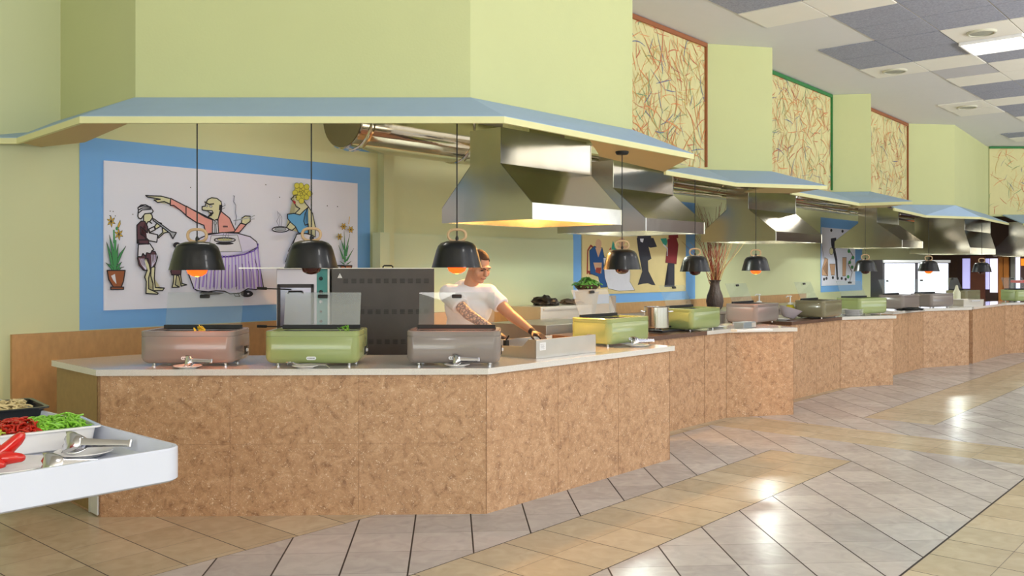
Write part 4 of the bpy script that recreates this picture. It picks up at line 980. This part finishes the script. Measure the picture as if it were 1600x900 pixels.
# ------------------------------------------------------------------ small things on the far counters
def bottle(loc, label, liquid, s=1):
    r = thing('pump_bottle', loc, 0, label, 'bottle')
    bm = B(); lathe(bm, [(0, 0), (.05, 0), (.055, .01), (.055, .12), (.04, .15), (.02, .155), (0, .155)], 24); obj('jar', bm, liquid, r, True)
    bm = B(); lathe(bm, [(0, .155), (.03, .155), (.03, .175), (.008, .18), (.008, .25), (0, .25)], 16); tube(bm, [(0, 0, .25), (-.035, 0, .255), (-.05, 0, .24)], .007); ell(bm, (0, 0, .253), (.02, .02, .008)); obj('pump', bm, WHITE, r, True)
    r.scale = (s,)*3; return r
OIL = mat('yellow_oil', (214, 196, 40), .15, coat=.5)
q = ct(1237, 498); bottle((q.x+.06, q.y+.25, TOP), 'pump bottle of yellow oil behind the cream bowl', OIL, 1.1)
q = ct(1205, 498); bottle((q.x+.0, q.y+.55, TOP), 'pump bottle whose white nozzle rises behind the taupe warmer', mat('cream_sauce', (232, 222, 180), .3), 1.15)
q = ct(1232, 499); bm = B(); M = Matrix.Rotation(.28, 4, 'Y')
lathe(bm, [(0, 0), (.06, 0), (.075, .01), (.13, .10), (.15, .125), (.142, .125), (.12, .1), (.06, .03), (0, .025)], 32, M=M)
for v in bm.verts: v.co.z += .02
r = thing('serving_bowl', (q.x, q.y+.02, TOP), 0, 'tilted lilac-white serving bowl next to the yellow oil bottle', 'bowl')
obj('bowl_body', bm, mat('bowl_lilac', (206, 196, 206), .25), r, True)
bm = B(); lathe(bm, [(0, .085), (.08, .1), (.128, .108)], 28, M=M)
for v in bm.verts: v.co.z += .02
obj('cream_filling', bm, mat('cream_fill', (240, 232, 190), .5), r, True)
q = ct(1168, 514); r = thing('napkin_box', (q.x, q.y+.06, TOP), TH, 'grey metal napkin box on the second counter', 'box')
bm = B(); box(bm, (.07, .05, .035), (.28, .12, .065), bev=.006); obj('case', bm, mat('bluegrey_metal', (150, 160, 168), .35, .3), r)
bm = B(); box(bm, (.16, -.011, .035), (.1, .003, .05)); obj('label_plate', bm, LIGHTST, r)
q = ct(1175, 517.5); bm = B(); box(bm, (0, 0, .012), (.42, .12, .022), bev=.003); o = obj('cutting_board', bm, WHITE); o.location = (q.x, q.y+.01, TOP); o.rotation_euler = (0, 0, .3); tag(o, 'narrow white cutting board at the front edge of the second counter', 'board')
q = ct(1271, 496); tongs(q+Vector((-.1, 0, .045)), .4, .24, 'steel tongs on the plate below the taupe-olive warmer')
q = ct(1350, 490) ; bm = B()
r = thing('steel_tray', ct(1506, 478.5), .45, 'low steel tray at the front of the far counter before the olive warmer', 'tray')
bm = B(); loft(bm, [rr(.5, .3, .02, .0, .25, .15), rr(.52, .32, .02, .11, .25, .15), rr(.5, .3, .02, .11, .25, .15), rr(.48, .28, .02, .01, .25, .15)], True, True); obj('tray_body', bm, LIGHTST, r)
bm = B(); tube(bm, [(.15, -.02, .08), (.15, -.04, .09), (.35, -.04, .09), (.35, -.02, .08)], .006); obj('handle', bm, SHINY, r, True)
q = ct(1495, 474); bm = B(); lathe(bm, [(0, 0), (.06, 0), (.065, .02), (.065, .2), (.03, .27), (.018, .33), (.0, .335)], 20); o = obj('sauce_bottle', bm, mat('pale_plastic', (216, 216, 190), .35), None, True); o.location = (q.x, q.y, TOP); tag(o, 'pale plastic squeeze bottle beside the far fridge', 'bottle')
q = ct(1420, 485); lumpy('cutlery_tray', (q.x, q.y, TOP), (.22, .1, .03), BLACKM, 'low dark tray of cutlery on the fourth counter', 'tray', 3.0)

# ------------------------------------------------------------------ far end: fridge, doors
fY = 17.5
def fx(x): return at(x, 0, fY).x
r = thing('display_fridge', ((fx(1381)+fx(1485))/2, fY, 0), 0, 'tall brightly lit double glass-door fridge at the far end of the bar', 'fridge')
W_ = fx(1485)-fx(1381); zt2 = at(0, 406, fY).z
bm = B(); box(bm, (0, .35, zt2/2), (W_, .6, zt2)); obj('cabinet', bm, mat('fridge_body', (60, 56, 60), .4), r)
for s in (-1, 1):
    bm = B(); box(bm, (s*W_/4, .03, zt2*.53), (W_/2-.07, .02, zt2*.86)); dd = obj('glass_door', bm, mat('lit_interior', (240, 242, 255), .3, emit=(236, 240, 255), es=1.15), r)
    bm = B(); box(bm, (s*.06, .0, zt2*.5), (.025, .03, .4), bev=.005); obj('handle', bm, BLACKM, dd)
bm = B(); box(bm, (0, .02, zt2-.03), (W_, .05, .05)); obj('top_band', bm, mat('fridge_band', (214, 214, 220), .4), r)
def ep(x, y, a=25.0):
    rr_ = (x-CX)/F; n = a*(ca-sa*rr_)/(sa+ca*rr_); p = an(a, n); return n, CZ-(y-CY)/F*p.y
def endpanel(name, x0, x1, ytop, ybot, m, kind, idx, off=.03):
    n0, zt_ = ep(x0, ytop); n1, zb_ = ep(x1, ybot)
    bm = B(); anbox(bm, 25-off-.04, 25-.001, n1, n0, max(0, zb_), zt_); o = obj(name, bm, m); return o
VIOL = mat('window_daylit', (190, 186, 240), .4, emit=(186, 184, 244), es=.75); WLIT = mat('window_bright', (236, 232, 255), .4, emit=(236, 232, 255), es=1.05)
struct(endpanel('window_1', 1505, 1516, 404, 451, VIOL, 0, 0)); struct(endpanel('window_2', 1541, 1546, 404, 452, VIOL, 0, 0)); struct(endpanel('window_3', 1548, 1559, 404, 457, WLIT, 0, 0))
struct(endpanel('door_1', 1517.5, 1540, 400, 560, mat('mahogany_door', (104, 54, 42), .4, noise_amt=.2, nscale=6), 0, 0))
struct(endpanel('door_2', 1561, 1568, 402, 560, WOODO, 0, 0)); struct(endpanel('door_3', 1569, 1577, 402, 560, WOODO, 0, 0)); struct(endpanel('trim_4', 1580, 1587, 400, 560, mat('grey_post', (128, 124, 120), .5), 0, 0))
struct(endpanel('window_4', 1588, 1594, 402, 455, WLIT, 0, 0)); struct(endpanel('window_5', 1596, 1606, 404, 415, mat('orange_lit', (240, 140, 30), .4, emit=(240, 130, 30), es=1.0), 0, 0))
q = at(1590, 440, 17.9); bm = B(); box(bm, (.25, 0, 0), (.6, .35, .05), bev=.01)
r = thing('red_gantry', (q.x, q.y, TOP), 0, 'red-topped heated gantry shelf at the right edge of the photo', 'shelf')
for v in bm.verts: v.co.z += q.z-TOP
obj('red_top', bm, mat('red_plastic', (214, 52, 40), .3), r)
for x_ in (.0, .5): bm = B(); box(bm, (x_, .1, (q.z-TOP)/2), (.03, .03, q.z-TOP)); obj('post', bm, BLACKM, r)

# ------------------------------------------------------------------ the cook
def xcap(bm, p, q, r0, r1, seg=16, flat=False):
    p, q = Vector(p), Vector(q); d = q-p; L = d.length; d.normalize()
    prof = []
    if not flat:
        for i in range(5): t = -PI/2+PI/2*i/5; prof.append((max(0, r0*math.cos(t)) if i else 0, r0*math.sin(t)))
    else: prof.append((0, 0))
    prof += [(r0, 0), (r1, L)]
    if not flat:
        for i in range(1, 6): t = PI/2*i/5; prof.append((r1*math.cos(t) if i < 5 else 0, L+r1*math.sin(t)))
    else: prof.append((0, L))
    M = Matrix.Translation(p) @ d.to_track_quat('Z', 'Y').to_matrix().to_4x4()
    lathe(bm, prof, seg, M=M)
def remeshed(bm, name, m, parent, vox=.006, smooth=6, mats=None):
    o = obj(name, bm, m, None)
    o.modifiers.new('t', 'TRIANGULATE')
    md = o.modifiers.new('r', 'REMESH'); md.mode = 'VOXEL'; md.voxel_size = vox; md.adaptivity = 0
    if smooth: sm = o.modifiers.new('sm', 'SMOOTH'); sm.iterations = smooth; sm.factor = .5
    bpy.context.view_layer.update(); dg = bpy.context.evaluated_depsgraph_get()
    me = bpy.data.meshes.new_from_object(o.evaluated_get(dg)); bpy.data.objects.remove(o)
    me.materials.clear()
    for q_ in (mats or [m]): me.materials.append(q_)
    for p in me.polygons: p.use_smooth = True
    o = bpy.data.objects.new(name, me); COL.objects.link(o); o.parent = parent; return o
per = thing('person', (-.36, 7.22, 0), 0, 'cook in a white t-shirt with tattooed forearm, reaching over the counter', 'person')
base = Vector((-.36, 7.22, 0))
def g(x, y, z): return Vector((x, y, z))-base
hip = g(-.40, 7.30, .98); chest = g(-.355, 7.21, 1.30); neck0 = g(-.345, 7.16, 1.425); headc = g(-.262, 7.06, 1.603)
shR = g(-.50, 7.10, 1.385); shL = g(-.185, 7.15, 1.385)
elR = g(-.34, 6.94, 1.235); wrR = g(-.115, 6.84, 1.10)
elL = g(.0, 7.02, 1.215); wrL = g(.155, 6.86, 1.105)
HM = Matrix.Translation(headc) @ Matrix.Rotation(math.radians(40), 4, 'Z') @ Matrix.Rotation(math.radians(24), 4, 'X')
def hand(bm, w_, d, side, curl=.5, scale=1.0):
    d = Vector(d).normalized(); upv = Vector((0, 0, 1)); lat = d.cross(upv).normalized()*side; dn = lat.cross(d).normalized()
    if dn.z > 0: dn = -dn
    c = w_+d*.05
    M = Matrix((( d.x, lat.x, dn.x, c.x), (d.y, lat.y, dn.y, c.y), (d.z, lat.z, dn.z, c.z), (0, 0, 0, 1)))
    ell(bm, (0, 0, 0), (.055, .042, .018), M, 18)
    for k, (off, L) in enumerate(((-.03, .062), (-.010, .074), (.011, .07), (.031, .056))):
        p = M @ Vector((.042, off, 0)); prev = p; a_ = .15
        for j in range(3):
            a_ += curl*(.55+.1*k); seg_ = L*(.45, .32, .25)[j]; nx = prev+(d*math.cos(a_)+dn*math.sin(a_))*seg_+lat*off*.05; xcap(bm, prev, nx, .0092-.0008*j, .0086-.0009*j, 10); prev = nx
    p = M @ Vector((-.015, -.036, .004)); q_ = p+d*.03-lat*.03+dn*.012; xcap(bm, p, q_, .012, .010, 10); xcap(bm, q_, q_+d*.032-lat*.006+dn*.012, .010, .008, 10)
bm = B()
xcap(bm, hip, chest-Vector((0, 0, .05)), .135, .11); ell(bm, (0, 0, 0), (.16, .095, .19), Matrix.Translation((chest+neck0)/2-Vector((0, 0, .06)))); xcap(bm, shR, shL, .065, .065)
xcap(bm, neck0-Vector((0, 0, .03)), headc+HM.to_3x3() @ Vector((0, .03, -.06)), .062, .056)
for s, e, w_, dr_, sd in ((shR, elR, wrR, None, 1), (shL, elL, wrL, None, -1)):
    xcap(bm, s, e, .058, .043); xcap(bm, e, w_, .046, .028)
for sx in (-1, 1):
    h_ = hip+Vector((sx*.09, 0, -.04)); k_ = h_+Vector((sx*.02, -.03, -.43)); f_ = Vector((k_.x, k_.y+.04, .09)); xcap(bm, h_, k_, .088, .06); xcap(bm, k_, f_, .058, .04); xcap(bm, f_+Vector((0, .03, -.04)), f_+Vector((0, -.16, -.05)), .04, .035)
# head
ell(bm, (0, .015, .03), (.076, .096, .095), HM, 28); ell(bm, (0, -.02, -.035), (.062, .075, .082), HM, 24); ell(bm, (0, -.062, -.095), (.032, .028, .022), HM, 16)
xcap(bm, HM @ Vector((0, -.088, .015)), HM @ Vector((0, -.112, -.028)), .010, .015, 12)
ell(bm, (0, -.088, .03), (.055, .018, .012), HM, 16)
for sx in (-1, 1):
    ell(bm, (sx*.076, .01, -.005), (.010, .020, .032), HM, 14); ell(bm, (sx*.045, -.06, -.03), (.025, .025, .03), HM, 14)
ell(bm, (0, -.088, -.058), (.024, .014, .007), HM, 14); ell(bm, (0, -.086, -.071), (.021, .013, .007), HM, 14)
hand(bm, wrR, (wrR-elR)+Vector((0, 0, -.02)), 1, .35)
hand(bm, wrL, (wrL-elL)+Vector((.02, 0, .03)), -1, .25)
body = remeshed(bm, 'body', SKIN, per, .005, 4)
# tattoo on his right forearm is part of the skin mesh
TAT = mat('tattooed_skin', (176, 134, 116), .5)
nt = TAT.node_tree; bs = nt.nodes['Principled BSDF']; vo = nt.nodes.new('ShaderNodeTexVoronoi'); vo.feature = 'DISTANCE_TO_EDGE'; vo.inputs['Scale'].default_value = 42
tcx = nt.nodes.new('ShaderNodeTexCoord'); nt.links.new(tcx.outputs['Object'], vo.inputs[0]); rp = nt.nodes.new('ShaderNodeValToRGB'); rp.color_ramp.elements[0].position = .06; rp.color_ramp.elements[0].color = lin((92, 66, 66)); rp.color_ramp.elements[1].position = .2; rp.color_ramp.elements[1].color = lin((200, 152, 130))
nt.links.new(vo.outputs[0], rp.inputs[0]); nt.links.new(rp.outputs[0], bs.inputs['Base Color'])
body.data.materials.append(TAT); body.data.materials.append(GLOVE)
mid0 = shR.lerp(elR, .55); mid1 = elR.lerp(wrR, .8); 
for p in body.data.polygons:
    c = p.center
    def segd(a_, b_):
        t = max(0, min(1, (c-a_).dot(b_-a_)/(b_-a_).length_squared)); return (c-(a_+(b_-a_)*t)).length, t
    for a_, b_ in ((mid0, elR), (elR, mid1)):
        d_, t_ = segd(a_, b_)
        if d_ < .062 and (c-a_).dot(b_-a_) > 0: p.material_index = 1
    if (c-wrL).length < .2 and (c-wrL).length < (c-wrR).length+.05 and (c-wrL).dot(wrL-elL) > -.004: p.material_index = 2
    if (c-wrR).length < .17 and (c-wrR).length < (c-wrL).length and (c-wrR).dot(wrR-elR) > 0 and (c-wrR).dot(wrR-elR) > -.004 and c.z < wrR.z+.1: p.material_index = 2
# shirt
bm = B(); dR = (elR-shR); dL = (elL-shL)
xcap(bm, hip+Vector((0, 0, -.04)), hip.lerp(chest, .3), .16, .155, 24, True); xcap(bm, hip.lerp(chest, .25), chest-Vector((0, 0, .03)), .157, .15, 24); ell(bm, (0, 0, 0), (.195, .125, .215), Matrix.Translation((chest+neck0)/2-Vector((0, 0, .07))), 28); xcap(bm, shR, shL, .078, .078); xcap(bm, chest+Vector((0, 0, .05)), neck0+Vector((.005, -.005, -.012)), .13, .072, 24)
xcap(bm, shR, shR+dR*.62, .076, .072, 20, True); xcap(bm, shL, shL+dL*.55, .074, .070, 20, True); ell(bm, (0, 0, 0), (.078, .078, .078), Matrix.Translation(shR)); ell(bm, (0, 0, 0), (.078, .078, .078), Matrix.Translation(shL))
sh = remeshed(bm, 't_shirt', SHIRT, per, .008, 4)
for v in sh.data.vertices:
    k = noise.noise(Vector((v.co.x*9, v.co.y*9, v.co.z*5)))*.006+noise.noise(Vector((v.co.x*22+v.co.z*14, v.co.y*12, v.co.z*12)))*.0035; v.co += v.normal*k
# hair cap: short crop
bm = B(); ell(bm, (0, .018, .036), (.081, .1, .096), HM, 32)
inv = HM.inverted()
dl = [v for v in bm.verts if (lambda q_: q_.z < .035+max(0, -q_.y)*.55-max(0, q_.y)*1.1)(inv @ v.co)]
bmesh.ops.delete(bm, geom=dl, context='VERTS'); hr = obj('hair', bm, HAIR, per, True); md = hr.modifiers.new('s', 'SOLIDIFY'); md.thickness = .006
for sx in (-1, 1):
    bm = B(); tube(bm, [HM @ Vector((sx*x, y, z)) for x, y, z in ((.012, -.104, .022), (.03, -.100, .028), (.048, -.084, .022))], .005, 8, radii=[.0045, .005, .003]); obj('eyebrow', bm, HAIR, per, True)
    bm = B(); ell(bm, (sx*.03, -.086, .004), (.015, .008, .006), HM, 12); obj('eye', bm, mat('eye_dark', (70, 50, 44), .4), per, True)
bm = B(); tube(bm, [HM @ Vector((x, y, z)) for x, y, z in ((-.024, -.092, -.063), (0, -.102, -.063), (.024, -.092, -.063))], .0035, 8); obj('lips', bm, mat('lips', (160, 90, 80), .5), per, True)
bm = B()
xcap(bm, hip+Vector((0, 0, .0)), hip+Vector((0, 0, -.06)), .168, .165, 20, True)
for sx in (-1, 1):
    h_ = hip+Vector((sx*.09, 0, -.04)); k_ = h_+Vector((sx*.02, -.03, -.43)); f_ = Vector((k_.x, k_.y+.04, .09)); xcap(bm, h_, k_, .105, .078); xcap(bm, k_, f_+Vector((0, 0, .0)), .076, .062, 16, True)
remeshed(bm, 'trousers', DENIM, per, .01, 3)
for sx in (-1, 1):
    h_ = hip+Vector((sx*.09, 0, -.04)); k_ = h_+Vector((sx*.02, -.03, -.43)); f_ = Vector((k_.x, k_.y+.04, .09)); bm = B(); loft(bm, [rr(.105, .29, .045, 0.001, f_.x, f_.y-.06), rr(.105, .29, .045, .035, f_.x, f_.y-.06), rr(.095, .26, .04, .07, f_.x, f_.y-.05), rr(.085, .12, .04, .11, f_.x, f_.y+.01)]); obj('shoe', bm, BLACKM, per, True)

# ------------------------------------------------------------------ salad bar in the foreground
C0 = an(1.51, 2.73); La, Ln = 2.6, 2.2
r = thing('salad_bar', an(1.51-La/2, 2.73+Ln/2, 0), TH, 'white salad bar with raised rounded rim in the left foreground', 'table')
bm = B(); SW = mat('solid_surface_white', (212, 217, 234), .25, coat=.2)
loft(bm, [rr(La-.02, Ln-.02, .06, .898, k=10), rr(La, Ln, .07, .905, k=10), rr(La, Ln, .07, 1.003, k=10), rr(La-.008, Ln-.008, .066, 1.008, k=10), rr(La-.03, Ln-.03, .055, 1.008, k=10), rr(La-.05, Ln-.05, .05, .955, k=10), rr(La-.09, Ln-.09, .04, .94, k=10)]); obj('tray_top', bm, SW, r, True)
bm = B(); box(bm, (-.55, .05, .45), (1.3, 1.5, .898)); obj('pedestal', bm, LAM, r)
FZ = .941
def pan(corner, ang, w_, d_, h_, m, name, label, cat='food pan'):
    """corner = front right rim corner; w runs left, d runs back"""
    c, s = math.cos(ang), math.sin(ang); cen = Vector((corner.x-c*w_/2-s*d_/2, corner.y-s*w_/2+c*d_/2, FZ))
    o = thing(name, cen, ang, label, cat); bm = B()
    loft(bm, [rr(w_-.06, d_-.06, .03, 0), rr(w_-.045, d_-.045, .035, .006), rr(w_-.025, d_-.025, .035, h_-.008), rr(w_, d_, .02, h_-.006), rr(w_, d_, .02, h_), rr(w_-.03, d_-.03, .03, h_), rr(w_-.06, d_-.06, .03, .008)]); obj('pan_body', bm, m, o, True)
    return o, cen
pw = Vector((-1.485, 3.25)); ang = math.atan2(.65, .76)
po, pcn = pan(pw, ang, .53, .325, .08, PLATE, 'white_food_pan', 'white porcelain food pan of chopped peppers on the salad bar')
def strips(name, cen, ang, x0, x1, m, label, seed, n=130, ztop=.085, d=.12):
    random.seed(seed); bm = B(); c, s = math.cos(ang), math.sin(ang)
    for k in range(n):
        x, y = random.uniform(x0, x1), random.uniform(-d, d); z = .03+(ztop-.03)*random.random()*(1-.5*abs(y)/d)
        if k > n*.4: z = ztop*(.75+.25*random.random())+.012*(1-(y/d)**2)
        a_ = random.uniform(0, PI); L = random.uniform(.014, .026); t = random.uniform(-.5, .5); cu = random.uniform(.3, .8)
        pts = [(x+math.cos(a_)*L*u_, y+math.sin(a_)*L*u_, z+t*L*u_+cu*L*(1-u_*u_)*.5) for u_ in (-1, -.5, 0, .5, 1)]
        tube(bm, [(c*p[0]-s*p[1], s*p[0]+c*p[1], p[2]) for p in pts], .0036, 6)
    o = obj(name, bm, m, None, True); o.location = cen; return tag(o, label, 'food', kind='stuff')
strips('green_pepper_strips', pcn, ang, .07, .225, mat('pepper_green', (134, 196, 60), .3, noise_amt=.3, nscale=30), 'heap of green pepper strips in the white pan', 1, 330)
strips('red_pepper_strips', pcn, ang, -.05, .075, mat('pepper_red', (190, 40, 24), .3, noise_amt=.3, nscale=30), 'heap of chopped red pepper in the middle of the white pan', 2, 280)
strips('yellow_green_salad', pcn, ang, -.22, -.05, mat('salad_yellow', (196, 206, 76), .4, noise_amt=.3, nscale=30), 'yellow-green chopped salad at the left of the white pan', 3, 250)
bo, bcn = pan(Vector((-1.885, 3.66)), ang, .53, .325, .085, mat('black_melamine', (24, 26, 32), .25), 'black_food_pan', 'black food pan at the back of the salad bar')
strips('mixed_salad', bcn, ang, -.2, .21, mat('mixed_salad', (222, 190, 140), .45, noise_amt=.6, nscale=25), 'pale mixed salad in the black pan', 6, 480, .08, .11)
strips('red_salad_strips', bcn+Vector((-.02, .02, .012)), ang, -.2, .02, mat('pepper_red', (190, 40, 24)), 'red strips on the mixed salad in the black pan', 8, 60, .072, .06)
pp = ct(131, 712, FZ); plate((pp.x, pp.y, FZ), .095, 'small white plate under the front tongs on the salad bar')
t1 = ct(100, 712, FZ); tongs(Vector((t1.x, t1.y, FZ+.045)), -.06, .235, 'steel serving tongs resting on the small plate on the salad bar', .03)
t2 = ct(64, 742, FZ); tongs(Vector((t2.x, t2.y, FZ+.03)), .18, .235, 'steel serving tongs half hidden behind the front rim of the salad bar', .03)
# clear cover
q = ct(28, 676, FZ); bm = B(); loft(bm, [rr(.17, .11, .04, 0), rr(.165, .105, .04, .02), rr(.12, .07, .03, .055), rr(.08, .05, .02, .06)], False, True); o = obj('clear_cover', bm, GLASSD, None, True); o.location = (q.x-.1, q.y+.1, FZ); o.rotation_euler = (0, 0, ang); tag(o, 'upturned clear plastic cover between the black and white pans', 'cover')
# red peppers on a white dish
q = ct(22, 735, FZ); dc = Vector((q.x-.03, q.y+.01, FZ))
plate(dc, .14, 'white dish holding the glossy red peppers on the salad bar')
RP = mat('glossy_red', (214, 30, 24), .12, coat=.7)
for k, (pts, rad, lab) in enumerate((
    ([(-.06, 0, .03), (-.01, .0, .055), (.03, .01, .095), (.05, .01, .115)], [.018, .024, .02, .012], 'long red pepper half pointing up to the right on the dish'),
    ([(-.04, .03, .04), (-.05, .02, .08), (-.055, .02, .105)], [.016, .014, .01], 'short red pepper piece standing upright on the dish'),
    ([(-.02, -.03, .03), (.02, -.035, .045), (.065, -.03, .045), (.075, -.03, .05)], [.02, .022, .014, .008], 'red pepper piece lying at the right of the dish'),
    ([(-.10, -.02, .025), (-.06, -.05, .035), (-.01, -.06, .035), (.03, -.06, .028)], [.016, .024, .022, .012], 'curved red pepper piece at the front of the dish'))):
    bm = B(); sm = []; rs = []
    for i in range(len(pts)-1):
        for j in range(3): t = j/3; sm.append(Vector(pts[i]).lerp(Vector(pts[i+1]), t)); rs.append(rad[i]*(1-t)+rad[i+1]*t)
    sm.append(Vector(pts[-1])); rs.append(rad[-1]*.6); tube(bm, sm, .01, 12, radii=rs)
    o = obj('red_pepper', bm, RP, None, True); o.location = dc; tag(o, lab, 'pepper', 'red peppers on the white dish')
